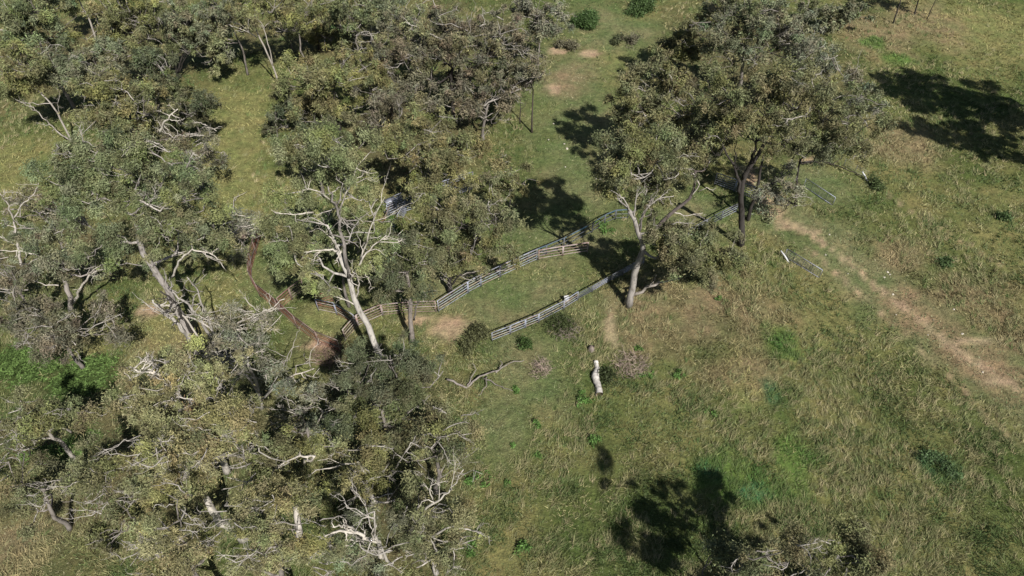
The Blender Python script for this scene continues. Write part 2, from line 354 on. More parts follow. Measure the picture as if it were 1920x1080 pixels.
def spread(S, a, b, r, col, rng, n=5, twigs=True):
    """a bare crooked branch with side shoots"""
    p = wig(a, b, rng, 7, .13); S.tube(p, np.linspace(r, r * .28, 7), col, 5, True); L = np.linalg.norm(np.subtract(b, a)); A = []; B = []
    for _ in range(n):
        s = pick(p, rng.uniform(.3, .95)); dv = rng.normal(0, 1, 3); dv /= np.linalg.norm(dv); dv = dv * .8 + (p[-1] - p[0]) / (L + 1e-6) * .8
        e = s + dv * L * rng.uniform(.15, .38); q = wig(s, e, rng, 4, .16); S.tube(q, np.linspace(r * .42, r * .12, 4), col, 4, False)
        for _ in range(3):
            s2 = pick(q, rng.uniform(.3, 1)); A.append(s2); B.append(s2 + (rng.normal(0, 1, 3) * .6 + dv) * L * rng.uniform(.05, .14))
    if twigs: S.cones(A, B, r * .14, col)
NLEAF = 0
def tree(label, lobes, base=None, z=None, pal='olive', dens=1.0, bark=GREY, tr=.32, trunk=None, limbs=(), dead=3, lobe_flat=.8, name="gum_tree",
         group="gum trees around the yards", cat="tree", lai=3.3, seed=None, forks=None, deadcol=None, droop=1.0, leaf=1.0, smin=.4, smax=1.15):
    global NLEAF
    rng = np.random.default_rng(seed if seed is not None else abs(sum(ord(c) * (i + 7) for i, c in enumerate(label))))
    if base is not None: B = P(*base)
    else:
        q = atz(lobes[0][0], lobes[0][1], z); B = np.array([q[0], q[1], float(gz(q[0], q[1]))])
    root = empty(name, B); tag(root, label, cat, group)
    W = []; FILL = []
    for l in lobes:
        dy = l[3] if len(l) > 3 else rng.uniform(-1.2, 1.2)
        c = aty(l[0], l[1], B[1] + dy); R = 1.2 * l[2] * depth(c) / FPX; c[2] = max(c[2], B[2] + .45 * R); W.append((c, R))
    if len(W) > 3:                                             # smaller clumps between the lobes, so that the crown hangs together
        W0 = list(W)
        for _ in range(int(len(W0) * .9)):
            i = rng.integers(len(W0)); j = sorted(range(len(W0)), key=lambda q: np.linalg.norm(W0[q][0] - W0[i][0]))[rng.integers(1, 4)]
            t = rng.uniform(.35, .65); FILL.append((W0[i][0] * t + W0[j][0] * (1 - t) + rng.normal(0, .5, 3) + [0, rng.normal(0, 1.2), 0], .62 * (W0[i][1] + W0[j][1]) / 2))
    tr = tr * .72
    top = max(W, key=lambda q: q[0][2])[0]; mean = np.mean([q[0] for q in W], axis=0)
    S = Soup(); LV = Soup()
    # trunk
    if trunk:
        T = [B] + [aty(px, py, B[1]) for (px, py) in trunk]
        T = np.array(T); T = np.concatenate([T, [T[-1] * .5 + mean * .5 + [0, 0, .5]]]) if mean[2] > T[-1][2] + 1 else T
    else:
        zt = B[2] + (min(q[0][2] for q in W) * .35 + mean[2] * .65 - B[2]) * .9
        e = np.array([B[0] * .45 + mean[0] * .55, B[1] * .45 + mean[1] * .55, zt]); T = wig(B, e, rng, 6, .045)
    tt = np.linspace(0, 1, 11); src = np.linspace(0, 1, len(T)); T2 = np.stack([np.interp(tt, src, T[:, k]) for k in range(3)], 1)
    T2[1:-1] += rng.normal(0, tr * .18, (9, 3)); rad = tr * (1 - .5 * tt); rad[0] *= 1.45; T2[0, 2] -= .25
    bc = np.array(bark); S.tube(T2, rad, bc * rng.uniform(.85, 1.1), 8, True, .06, rng)
    for (pts, r0, lc) in limbs:                                # limbs that can be made out one by one
        L = Soup(); q = np.array([aty(px, py, B[1] + (rest[0] if rest else (-.5 if k_ else 0))) for k_, (px, py, *rest) in enumerate(pts)])
        kk = 4 * (len(q) - 1) + 1; q2 = np.stack([np.interp(np.linspace(0, 1, kk), np.linspace(0, 1, len(q)), q[:, k]) for k in range(3)], 1)
        q2[1:] += rng.normal(0, r0 * .35, (kk - 1, 3)); r0 = r0 * .72; L.tube(q2, np.linspace(r0, r0 * .3, kk), lc, 6, True)
        Lt = np.linalg.norm(q2[-1] - q2[0])
        for _ in range(5):
            s = pick(q2, rng.uniform(.35, 1)); dv = rng.normal(0, 1, 3); dv[1] *= .6; spread(L, s, s + (dv / np.linalg.norm(dv) + (q2[-1] - q2[0]) / Lt * .7) * Lt * rng.uniform(.14, .3), r0 * .38, lc, rng, 3)
        L.build("limb", M_BARK, root, True)
    live = bc * .55 + np.array(GREY) * .3; dcol = np.array(deadcol if deadcol else PALE)
    subs = []; sk = [(p, r_) for p, r_ in zip(T2[5:], rad[5:])]
    order = sorted(W, key=lambda q: np.linalg.norm(q[0] - T2[-1])) + FILL
    for (c, R) in order:                                       # each limb leaves the nearest wood already grown
        e = c - np.array([0, 0, R * .25]); k_ = min(range(len(sk)), key=lambda q: np.linalg.norm(sk[q][0] - e) + 1.3 * max(0, sk[q][0][2] - e[2]))
        s0, r0 = sk[k_]; r0 = max(.62 * r0, .045); lim = wig(s0, e, rng, 7, .10, -.05); lr = np.linspace(r0, max(r0 * .45, .035), 7)
        S.tube(lim, lr, bc * rng.uniform(.75, 1.1), 6, False); sk += list(zip(lim[2:], lr[2:]))
        n = int(np.clip(round((R / .98) ** 2 * .85), 1, 34))
        for _ in range(n):
            u = rng.normal(0, 1, 3); u /= np.linalg.norm(u); u[2] = u[2] * .8 + .12
            off = u * R * (rng.random() ** .6) * 1.22 if n > 1 else np.zeros(3); off = off * [1, 1, lobe_flat]
            r = min(R, rng.uniform(smin, smax)); sc = c + off; s1 = pick(lim, rng.uniform(.45, 1))
            br = wig(s1, sc, rng, 5, .14, -.03); pale = rng.random() < .55
            S.tube(br, np.linspace(max(.05, r0 * .4), .022, 5), dcol * rng.uniform(.6, 1) if pale else live * rng.uniform(.7, 1.1), 4, False)
            subs.append((sc, r))
    pc = np.array(PAL[pal]) * (.84 if pal in ('rust', 'brown', 'dark', 'bush') else 1.02)
    for (sc, r) in subs:
        dep = depth(sc); L0 = .0045 * dep * leaf; W0 = .0014 * dep * leaf
        N = int(dens * lai * math.pi * r * r / (.5 * L0 * W0)); k = max(5, int(8 * r * r))
        u = rng.normal(0, 1, (k, 3)); u /= np.linalg.norm(u, axis=1)[:, None]; u[:, 2] = u[:, 2] * .75 + .1
        cp = sc + u * r * rng.uniform(.35, 1.0, (k, 1)) * [1, 1, .75]
        tint = np.array(((1, 1, 1), (1, 1, 1), (1.07, .99, .95), (1.08, 1.1, .88), (.88, .95, .9))[rng.integers(5)]); cc = pc * tint * rng.uniform(.85, 1.15) * rng.uniform(.6, 1.4, (k, 1)) * (1 + rng.normal(0, .045, (k, 3)))
        S.cones(np.repeat(sc[None], k, 0) + rng.normal(0, .12 * r, (k, 3)) - [0, 0, .15 * r], cp, .022, (dcol * .5 if rng.random() < .5 else live * .8))
        i = rng.integers(0, k, N); C = cp[i] + rng.normal(0, 1, (N, 3)) * [.2 * r, .2 * r, .24 * r] * np.where(rng.random((N, 1)) < .12, 2.2, 1.0)
        D = rng.normal(0, 1, (N, 3)); D[:, 2] = D[:, 2] * .6 - .55 * droop
        LV.leaves(C, D, L0 * rng.uniform(.6, 1.35, N), W0 * rng.uniform(.7, 1.3, N), np.clip(cc[i] * rng.uniform(.75, 1.25, (N, 1)), 0.01, .8), rng); NLEAF += N
    for _ in range(int(dead * 2.3)):                                      # bleached dead branches poking out of the crown
        c, R = W[rng.integers(len(W))]; a = c + rng.normal(0, .3, 3) * R; u = rng.normal(0, 1, 3); u[2] = abs(u[2]) * .6; u[1] = -abs(u[1]) * .5; u /= np.linalg.norm(u)
        spread(S, a, a + u * R * rng.uniform(.7, 1.15), .022 + .02 * rng.random() + .006 * R, dcol * rng.uniform(.75, 1.1), rng, 5)
    S.build("trunk", M_BARK, root, True)
    if LV.n: LV.build("crown", M_LEAF, root)
    return root

WD = "gum trees in the woodland at the top"
# --- right hand group over the end of the yards
tree("gum with a pale forked trunk and low side limb at the grey lower fence", [(1185, 300, 50, 1), (1185, 325, 44, -4), (1230, 315, 46, 4), (1150, 290, 38, 4), (1200, 275, 40, 5), (1235, 290, 46, -2), (1150, 325, 34), (1215, 345, 36, 2), (1262, 315, 36), (1180, 270, 36, -3), (1220, 250, 34, 2), (1310, 466, 58, -1), (1262, 455, 46, -1), (1360, 482, 40, -1), (1325, 440, 34, 0), (1290, 500, 36, -2), (1240, 480, 30, -1), (1205, 378, 32, 1.5), (1158, 362, 26, 1), (1240, 372, 28, 1.5), (1340, 500, 36, -2), (1225, 430, 26, 0), (1390, 500, 26, -2)],
     base=(1178, 572), pal='rust', bark=(.36, .34, .32), tr=.5, trunk=[(1187, 525), (1206, 470), (1198, 432), (1180, 395)], dead=4, dens=1.35,
     limbs=[([(1184, 556), (1212, 540), (1245, 528), (1312, 515)], .26, (.34, .31, .28)), ([(1198, 435), (1205, 405), (1225, 370)], .16, GREY), ([(1182, 398), (1172, 375), (1160, 366)], .12, PALE), ([(1196, 430), (1208, 395), (1235, 372), (1262, 368)], .12, PALE), ([(1190, 410), (1192, 370), (1205, 335)], .12, PALE)])
tree("leaning dark gum trunk with twisted bleached top beside the forked gum", [(1335, 290, 30), (1300, 310, 30), (1270, 290, 30), (1310, 270, 28)], base=(1217, 442), pal='rust', dens=.9, bark=(.13, .11, .105), tr=.36,
     trunk=[(1240, 415), (1268, 392), (1300, 365)], dead=1, limbs=[([(1262, 398), (1285, 405), (1318, 400)], .11, BONE), ([(1296, 368), (1312, 345), (1300, 325), (1288, 332)], .13, BONE), ([(1308, 360), (1325, 352), (1338, 356)], .08, BONE)])
tree("large dark-trunked forked gum beside the upper grey panels", [(1380, 225, 56), (1440, 200, 58), (1498, 190, 52), (1345, 185, 42), (1420, 142, 48), (1548, 238, 44), (1482, 258, 42), (1598, 250, 34), (1530, 160, 36), (1350, 258, 26), (1570, 190, 34), (1628, 215, 28), (1405, 250, 26), (1510, 240, 34, 2), (1380, 170, 40, 2), (1330, 230, 34), (1610, 285, 22), (1480, 140, 34)],
     base=(1388, 458), pal='rust', bark=DARK, tr=.5, trunk=[(1390, 405), (1388, 370), (1394, 330)], dead=7, dens=.85,
     limbs=[([(1388, 365), (1376, 318), (1352, 262)], .26, DARK), ([(1393, 335), (1410, 300), (1418, 250)], .26, DARK), ([(1400, 318), (1428, 312)], .1, DARK), ([(1415, 270), (1432, 258), (1450, 256)], .09, PALE)])
tree("dark sloping gum stem with thin grey foliage right behind the forked dark trunk", [(1462, 330, 36), (1440, 372, 30), (1478, 380, 26), (1440, 430, 22), (1490, 345, 26)], base=(1402, 412), pal='ash', dens=.42, bark=DARK, tr=.3, trunk=[(1415, 370), (1425, 330), (1432, 290)], dead=3)
tree("spreading gum whose black branches overhang the wire fence corner", [(1545, 285, 30, 1), (1520, 255, 34), (1575, 275, 28), (1500, 300, 22)], base=(1492, 385), pal='dark', dens=.7, bark=DARK, tr=.2, trunk=[(1495, 330), (1500, 300)],
     limbs=[([(1484, 300), (1495, 284), (1525, 283), (1545, 270), (1575, 274)], .13, DARK), ([(1500, 305), (1530, 303), (1548, 310)], .1, DARK)], dead=2)
tree("gum with dark upright trunk at the head of the grassy lane", [(1230, 190, 54), (1290, 202, 50), (1200, 240, 38), (1252, 135, 42), (1320, 250, 36), (1190, 150, 26), (1310, 262, 24), (1170, 195, 28), (1215, 285, 34), (1270, 250, 36), (1180, 290, 30), (1260, 165, 36), (1310, 170, 34)],
     base=(1264, 330), pal='rust', bark=DARK, tr=.4, trunk=[(1264, 280), (1268, 240)], dead=6, dens=.85, limbs=[([(1240, 268), (1222, 240), (1210, 215)], .12, BONE), ([(1245, 275), (1228, 252), (1200, 236)], .11, BONE)])
tree("slender dark-stemmed gum just beyond the lane head tree", [(1258, 85, 36), (1290, 52, 36), (1245, 112, 24), (1318, 30, 32), (1300, 95, 30)], base=(1270, 162), pal='olive', bark=DARK, tr=.26, trunk=[(1275, 120)], dead=3, group=WD)
tree("broad grey-green gum at the top behind the right group", [(1400, 62, 60), (1350, 40, 44), (1450, 80, 48), (1400, 15, 50), (1370, 100, 40), (1440, 30, 46)], z=12, pal='grey', dens=1.0, tr=.4, dead=5, group=WD, deadcol=GREY)
tree("brownish grey gum between the broad grey gum and the straw clearing", [(1500, 105, 48), (1540, 125, 36), (1480, 140, 34), (1470, 55, 34), (1510, 65, 34)], z=9, pal='ash', dens=.75, tr=.28, dead=3, group=WD)
tree("small grey-green gum with two thin dark stems by the straw clearing", [(1555, 30, 34), (1585, 12, 28), (1600, 30, 20), (1525, 15, 26)], base=(1572, 58), pal='grey', tr=.16, bark=DARK, trunk=[(1578, 38)], dead=1, group=WD, limbs=[([(1588, 70), (1592, 50), (1596, 30)], .08, DARK)])
tree("thin pale-leaved gum at the edge of the big tree shadow", [(1622, 172, 36), (1590, 140, 30), (1600, 200, 26), (1560, 95, 26), (1650, 190, 20)], z=7, pal='ash', dens=.6, tr=.2, dead=2, group=WD)
# --- centre
tree("tall light green gum with a white trunk rising over the rusty yards", [(600, 300, 50, 1), (640, 350, 44, 2), (560, 350, 40, 1.5), (670, 290, 36, 1), (620, 250, 38, 0), (570, 405, 36, 1), (540, 440, 32, 0), (660, 420, 36, 2.5), (690, 370, 34, 2), (590, 470, 34, 1.5), (690, 480, 30, 2), (560, 275, 28, 1), (600, 520, 30, 0), (710, 430, 24, 2), (525, 465, 24, 0), (505, 365, 22, 1), (555, 480, 28, 1), (620, 540, 26, -2), (580, 505, 30, -3), (545, 455, 30, -2), (520, 430, 24, -1), (690, 450, 34, 4), (730, 470, 30, 5)],
     base=(729, 712), pal='lime', bark=(.47, .45, .42), tr=.44, trunk=[(712, 665), (688, 612), (664, 555), (654, 520)], dens=1.6, dead=8,
     limbs=[([(656, 525), (676, 490), (700, 460), (724, 440)], .14, BONE), ([(654, 520), (645, 470), (637, 420), (628, 380), (615, 350)], .24, (.26, .24, .225)), ([(676, 492), (690, 440), (705, 400), (722, 372)], .1, BONE), ([(628, 385), (600, 360), (575, 352)], .1, BONE), ([(634, 400), (655, 350), (672, 310)], .1, BONE), ([(634, 470), (610, 468), (580, 472), (540, 478)], .12, BONE), ([(634, 470), (622, 445), (600, 430)], .1, BONE),
            ([(668, 560), (674, 535), (668, 512)], .12, BONE), ([(668, 572), (640, 560), (612, 552)], .09, BONE), ([(680, 508), (690, 520), (698, 540)], .09, BONE), ([(588, 398), (560, 402), (515, 400)], .09, BONE), ([(640, 470), (632, 485), (634, 495)], .1, BONE)])
tree("short gum with a stout grey trunk standing in the brown rail fence", [(760, 500, 40), (735, 540, 30), (790, 530, 30), (760, 460, 34), (725, 505, 28), (800, 490, 28)], base=(772, 640), pal='dark', dens=.8, bark=(.3, .27, .25), tr=.34, trunk=[(769, 600), (770, 565), (766, 535)], dead=3, limbs=[([(776, 600), (780, 575), (795, 550)], .14, GREY)])
tree("rounded olive-brown gum behind the long fence between the two yards", [(860, 400, 52), (810, 430, 44), (900, 440, 46), (850, 470, 46), (930, 400, 40), (800, 385, 38), (900, 370, 40), (770, 440, 34), (940, 450, 34), (870, 510, 34, -1), (955, 480, 26), (820, 500, 34)],
     base=(845, 548), pal='rust', bark=DARK, tr=.36, dead=5, limbs=[([(845, 535), (862, 516), (890, 512)], .16, DARK), ([(938, 460), (932, 430), (928, 400)], .07, PALE)])
tree("olive gum standing over the upper steel yards", [(800, 270, 48), (750, 290, 42), (850, 260, 44), (790, 225, 40), (860, 300, 40), (730, 250, 34), (890, 275, 34), (820, 320, 34), (760, 335, 28), (795, 352, 32, -2), (862, 338, 28, -2), (835, 355, 24, -2), (770, 362, 22, -2)], base=(812, 420), pal='olive', bark=(.3, .28, .26), tr=.34, dead=4, limbs=[([(805, 400), (800, 350), (787, 312), (772, 308)], .16, PALE), ([(806, 370), (815, 330), (822, 300)], .1, PALE), ([(800, 385), (812, 350), (808, 325)], .07, PALE), ([(840, 370), (848, 345), (862, 325)], .07, PALE)])
tree("small grey-green gum at the edge of the lane shadow", [(962, 325, 32), (940, 345, 26), (985, 340, 24), (950, 305, 22)], base=(958, 420), pal='olive', tr=.18, dead=2)
tree("big brown-leaved gum with white limbs at the top centre", [(860, 100, 56), (800, 80, 50), (920, 90, 50), (840, 150, 48), (900, 150, 46), (960, 120, 42), (770, 120, 42), (870, 50, 50), (940, 50, 44), (820, 30, 46), (990, 150, 28)],
     base=(850, 232), pal='brown', bark=DARK, tr=.42, trunk=[(848, 180), (846, 130)], dead=8, dens=.9, limbs=[([(846, 125), (838, 85), (868, 62), (910, 45)], .2, PALE), ([(838, 80), (800, 60), (760, 42)], .16, PALE), ([(850, 120), (880, 70), (925, 60)], .1, PALE)])
tree("dark brown gum with a white slanting limb beside the dirt bank", [(950, 160, 40), (900, 190, 36), (985, 130, 36), (860, 200, 30), (930, 215, 26)], base=(905, 262), pal='brown', bark=GREY, tr=.34, dead=4, dens=.8, limbs=[([(895, 207), (915, 192), (950, 178), (978, 165)], .2, PALE), ([(890, 208), (862, 203)], .1, PALE)])
tree("thin sapling with two dark straight stems beside the grassy lane", [(990, 150, 22), (1010, 130, 18), (975, 165, 18)], base=(997, 248), pal='brown', dens=.5, bark=(.075, .062, .056), tr=.17, trunk=[(998, 205), (1000, 170)], dead=2, limbs=[([(975, 232), (976, 205), (974, 175)], .12, (.07, .06, .055))])
tree("dense olive gum with a dark trunk by the narrow clearing", [(620, 140, 46), (570, 150, 40), (660, 150, 40), (610, 190, 36), (680, 190, 34), (560, 195, 32), (640, 105, 36), (540, 165, 26), (590, 225, 26), (700, 150, 30)], base=(640, 252), pal='olive', bark=DARK, tr=.34, dead=3)
tree("brown-grey gum filling the gap behind the olive yard gum", [(720, 190, 38), (760, 170, 36), (690, 220, 32), (750, 210, 30), (790, 185, 30)], z=8, pal='brown', dens=.8, tr=.26, dead=4, group=WD)
# --- top edge woodland
tree("pale twin-stemmed gum at the top of the narrow clearing", [(470, -5, 34), (500, 15, 26), (440, 20, 26), (520, -20, 30)], base=(526, 165), pal='olive', bark=(.42, .39, .35), tr=.2, trunk=[(514, 130), (495, 85), (478, 55)], dead=2, group=WD, dens=.7,
     limbs=[([(512, 125), (505, 90), (496, 55), (488, 40)], .13, (.45, .42, .38)), ([(482, 70), (460, 58), (434, 48)], .11, BONE), ([(470, 62), (450, 45), (432, 40)], .08, BONE)])
tree("tall thin grey-stemmed gum right of the pale twin-stemmed gum", [(528, -10, 32), (560, 5, 28), (545, -30, 30)], base=(549, 98), pal='olive', bark=GREY, tr=.2, trunk=[(540, 55), (528, 15)], dead=2, group=WD, dens=.7)
tree("gum with forked pale top over a dark trunk at the top edge", [(605, 60, 34), (570, 70, 30), (635, 75, 30), (600, 25, 28), (640, 40, 28)], base=(598, 92), pal='olive', bark=DARK, tr=.26, trunk=[(592, 55), (588, 25)], dead=3, group=WD, limbs=[([(588, 25), (575, 5), (560, -10)], .1, PALE), ([(589, 25), (600, 0)], .09, PALE)])
tree("thin pale stemmed gum left of the big brown gum", [(700, -5, 28), (680, 20, 24), (720, 20, 26)], base=(696, 85), pal='olive', bark=PALE, tr=.14, trunk=[(696, 50), (700, 20)], dead=2, group=WD, dens=.7)
tree("grey-green gum at the very top edge between brown gum and thin stem", [(750, 15, 40), (720, 45, 32), (780, 30, 30), (760, 60, 26)], z=11, pal='grey', tr=.28, dead=3, group=WD, dens=.9)
tree("olive gum at the top edge beside the two round green bushes", [(1010, 25, 36), (970, 10, 34), (1035, 50, 28), (1000, 65, 30), (1050, 15, 24)], z=9, pal='ash', tr=.24, dead=4, dens=.8, group=WD)
tree("dark-stemmed gum with a forked trunk facing the narrow clearing", [(360, 75, 46), (320, 60, 40), (400, 85, 38), (350, 30, 40), (300, 95, 32), (395, 45, 34), (410, 110, 26)], base=(333, 152), pal='grey', bark=DARK, tr=.24, trunk=[(332, 135)], dead=3, group=WD,
     limbs=[([(333, 140), (326, 115), (322, 92)], .15, DARK), ([(334, 138), (346, 112), (356, 92)], .13, DARK)])
tree("gum with a long bare pale trunk near the upper left corner", [(135, -20, 40), (165, -35, 36), (110, 0, 30)], base=(180, 72), pal='green', bark=(.42, .39, .35), tr=.22, trunk=[(168, 38), (150, 5)], dead=2, group=WD)
tree("mid green gum filling the upper left corner", [(55, 45, 48), (20, 25, 42), (95, 40, 40), (60, 5, 40), (20, 75, 38), (95, 85, 34)], z=12, pal='green', tr=.32, dead=4, group=WD)
tree("olive gum between the corner gum and the dark forked gum", [(235, 45, 46), (200, 70, 40), (275, 60, 40), (240, 10, 40), (290, 20, 36), (210, 20, 36)], z=12, pal='olive', tr=.32, dead=5, group=WD)
tree("grey-green gum in the second row from the top left", [(150, 115, 44), (110, 130, 38), (190, 120, 38), (230, 105, 36), (155, 150, 34), (200, 150, 32)], z=10, pal='grey', tr=.3, dead=5, group=WD)
tree("dark rounded gum beside the shaded edge of the narrow clearing", [(270, 145, 40), (300, 165, 34), (250, 175, 34), (315, 135, 30), (285, 110, 32)], z=9, pal='dark', tr=.28, dead=3, group=WD)
tree("gum with two pale leaning stems over a dark shadow at the left", [(60, 135, 36), (25, 145, 32), (80, 165, 28), (35, 110, 32), (20, 180, 26)], base=(136, 268), pal='olive', bark=(.4, .37, .34), tr=.2, trunk=[(122, 240), (108, 212), (92, 190)], dead=3, group=WD,
     limbs=[([(133, 264), (112, 250), (92, 232), (68, 208), (55, 195)], .15, (.42, .39, .36)), ([(112, 215), (108, 195), (113, 178)], .08, PALE)])
tree("broad olive-grey gum in the middle of the left woodland", [(240, 210, 46), (200, 190, 40), (285, 195, 38), (180, 225, 36), (250, 240, 36), (215, 160, 34), (170, 175, 30)], z=11, pal='olive', tr=.32, dead=6)
tree("dark grey gum jutting into the narrow clearing", [(355, 205, 36), (385, 190, 28), (330, 225, 30), (375, 225, 26), (320, 190, 26)], z=7, pal='dark', tr=.24, dead=3)
tree("sparse ashy gum with bare twigs leaning over the narrow clearing", [(455, 430, 30), (420, 440, 24), (480, 420, 22), (440, 470, 24)], base=(470, 500), pal='ash', dens=.5, tr=.16, dead=8, deadcol=BONE)
tree("brown half-bare gum between the huge grey-green gum and the clearing", [(350, 270, 34), (320, 250, 30), (385, 290, 28), (365, 310, 28), (390, 250, 22)], z=8, pal='brown', dens=.55, tr=.22, dead=12, deadcol=BONE)
tree("low brown gum under the corner of the left woodland", [(185, 235, 26), (210, 250, 24), (175, 215, 22)], z=5, pal='brown', dens=.7, tr=.2, dead=5)
tree("dark green young gum on the right bank of the narrow clearing", [(515, 205, 26), (530, 230, 22), (505, 225, 18)], base=(520, 262), pal='dark', tr=.15, dead=1)
tree("small gum at the top edge between the twin-stemmed and forked-top gums", [(560, 40, 32), (530, 50, 28), (575, 15, 28), (600, 0, 30), (500, 30, 24)], z=9, pal='olive', tr=.22, dead=4, dens=.8, group=WD)
tree("green gum at the top edge over the thin pale stem", [(660, 15, 34), (630, 0, 30), (690, 40, 28), (650, 50, 26), (720, 0, 30)], z=9, pal='green', tr=.22, dead=4, dens=.8, group=WD)
tree("grey gum at the top edge above the dark shadow of the clearing", [(430, 30, 34), (400, 10, 32), (455, 55, 26), (420, 70, 26), (440, 0, 30)], z=9, pal='grey', tr=.22, dead=5, dens=.8, group=WD)
tree("small brown gum under the big brown gum's left side", [(735, 130, 30), (710, 110, 28), (760, 150, 26), (700, 80, 26)], z=7, pal='brown', tr=.22, dead=5, dens=.8, group=WD)
tree("dark gum hidden behind the light green gum, shading the clearing's edge", [(600, 265, 38), (570, 275, 34), (630, 270, 32), (585, 240, 30), (610, 300, 30), (555, 300, 24)], base=(606, 366), pal='dark', tr=.28, dead=3, dens=1.2)  # tree added behind the light green crown to drop shade on the clearing
tree("dense gum close behind the white trunk, shading the inner yard", [(630, 440, 34), (600, 455, 30), (662, 452, 30), (580, 430, 28), (642, 410, 30), (690, 440, 26)], base=(655, 575), pal='green', tr=.22, dead=4, dens=1.5)  # added gum, put here to darken the inner yard with its shade
tree("small dense gum inside the curved rusty fence", [(555, 420, 28), (530, 430, 24), (575, 400, 26), (545, 395, 22)], base=(590, 545), pal='green', tr=.18, dead=4, dens=1.5)  # another added gum, its crown set to cast shade inside the fence
tree("brown half-bare scrub tree beyond the white forked dead tree", [(75, 385, 30), (40, 370, 26), (95, 410, 22), (15, 395, 24)], z=4, pal='brown', tr=.16, dead=8, dens=.5)
# --- left side
tree("huge grey-green gum with three leaning trunks left of the yards", [(260, 320, 60), (200, 300, 54), (320, 300, 48), (170, 350, 50), (240, 390, 54), (310, 370, 48), (160, 290, 42), (350, 340, 38), (290, 430, 46), (210, 440, 44), (140, 390, 44), (370, 420, 36), (260, 270, 40), (390, 470, 26), (330, 465, 34, 1.5), (362, 390, 34), (390, 365, 26), (115, 335, 38), (125, 280, 30), (285, 495, 26, 1.5), (400, 440, 26), (190, 480, 30), (100, 385, 30)],
     base=(370, 660), pal='green', bark=(.36, .335, .32), tr=.5, trunk=[(330, 575), (300, 520), (262, 462)], dead=12, dens=.95,
     limbs=[([(368, 655), (340, 615), (310, 590), (285, 560)], .34, (.42, .4, .37)), ([(374, 652), (352, 610), (330, 575), (300, 545)], .26, DARK), ([(322, 520), (335, 490), (358, 468), (395, 475), (425, 508)], .14, BONE), ([(400, 640), (378, 600), (345, 560), (312, 540)], .24, (.36, .34, .32)), ([(420, 645), (395, 615), (360, 595), (320, 590)], .18, PALE), ([(405, 632), (385, 585), (370, 545), (352, 520)], .18, PALE), ([(385, 650), (350, 600), (318, 570), (290, 575)], .16, BONE), ([(260, 375), (300, 395), (330, 365), (375, 362)], .12, PALE), ([(345, 330), (355, 300), (365, 285)], .11, PALE), ([(300, 250), (308, 228), (330, 205)], .13, BONE)])
tree("gum with a split grey trunk and bleached limbs at the left edge", [(110, 440, 42), (70, 470, 36), (150, 470, 36), (120, 500, 32), (60, 430, 30), (175, 500, 30)], base=(136, 590), pal='grey', bark=(.35, .32, .3), tr=.38, trunk=[(130, 550), (118, 515)], dead=5,
     limbs=[([(140, 568), (150, 540), (175, 510), (205, 502)], .2, (.5, .47, .42)), ([(110, 535), (85, 535), (52, 522)], .1, BONE), ([(118, 515), (80, 480), (30, 470), (-10, 472)], .14, BONE)])
tree("bare white forked dead tree at the left edge", [(10, 420, 10), (30, 440, 9)], base=(40, 500), pal='ash', dens=.25, bark=(.6, .56, .52), tr=.2, trunk=[(32, 450), (26, 410)], dead=4, deadcol=BONE, name="dead_tree",
     limbs=[([(27, 415), (16, 385), (-2, 360)], .14, BONE), ([(26, 410), (40, 385), (62, 365), (73, 343)], .11, BONE), ([(24, 456), (5, 446), (-15, 440)], .1, BONE)])
tree("reddish brown leafed gum above the green creeper", [(95, 610, 46), (150, 600, 42), (50, 590, 42), (190, 620, 34), (120, 640, 38), (20, 560, 38), (60, 640, 32)], z=6, pal='brown', bark=GREY, tr=.28, dead=8, dens=.85, limbs=[([(150, 630), (180, 610), (225, 590)], .1, PALE)])
tree("dark brown gum in the left edge shade", [(15, 500, 34), (30, 540, 30), (-10, 530, 34)], z=7, pal='brown', tr=.24, dead=3, dens=.8)
tree("half-dead grey gum with thin ashy foliage beside the curved rusty fence", [(430, 610, 38), (470, 640, 36), (410, 660, 34), (450, 690, 36), (480, 590, 30), (500, 690, 28), (400, 590, 28)], base=(490, 765), pal='ash', dens=.3, bark=(.42, .4, .37), tr=.3, trunk=[(486, 740), (480, 715)], dead=24, deadcol=BONE,
     limbs=[([(492, 748), (520, 722), (555, 700), (592, 692)], .17, BONE), ([(486, 735), (462, 705), (430, 688), (420, 684)], .14, BONE), ([(500, 740), (530, 690), (545, 655), (560, 648)], .08, PALE), ([(440, 610), (480, 590), (512, 575), (532, 560)], .12, BONE)])
YG = "yellow-green gums at the lower left"
tree("yellow-green gum topped by a white branching dead crown", [(330, 730, 56), (280, 720, 46), (390, 740, 48), (300, 690, 40), (250, 760, 40), (360, 690, 40), (420, 700, 36), (330, 780, 44)], z=12, pal='yel', dens=.85, bark=(.5, .47, .43), tr=.4, dead=12, group=YG,
     limbs=[([(340, 775), (330, 740), (300, 705), (245, 690)], .26, BONE), ([(328, 735), (350, 710), (372, 700)], .14, BONE), ([(300, 705), (265, 700), (240, 715)], .12, BONE), ([(335, 770), (355, 760), (370, 745), (380, 725)], .14, BONE)])
tree("yellow-green gum with a hollow white trunk top in the lower left canopy", [(350, 850, 60), (300, 830, 50), (410, 850, 52), (350, 900, 50), (270, 880, 44), (420, 800, 44), (300, 920, 44)], z=13, pal='yel', dens=.85, bark=(.55, .52, .47), tr=.5, dead=16, group=YG, limbs=[([(352, 905), (345, 870), (335, 855)], .34, BONE), ([(350, 880), (370, 868), (380, 885)], .2, BONE)])
tree("olive gum at the lower left edge beside the deep shaded gap", [(60, 780, 44), (20, 800, 40), (100, 790, 36), (130, 770, 30), (30, 760, 34), (60, 820, 26)], z=9, pal='rust', bark=PALE, tr=.3, dead=7, group=YG, limbs=[([(60, 862), (52, 840), (30, 825)], .13, PALE), ([(135, 812), (110, 795), (75, 797)], .13, PALE)])
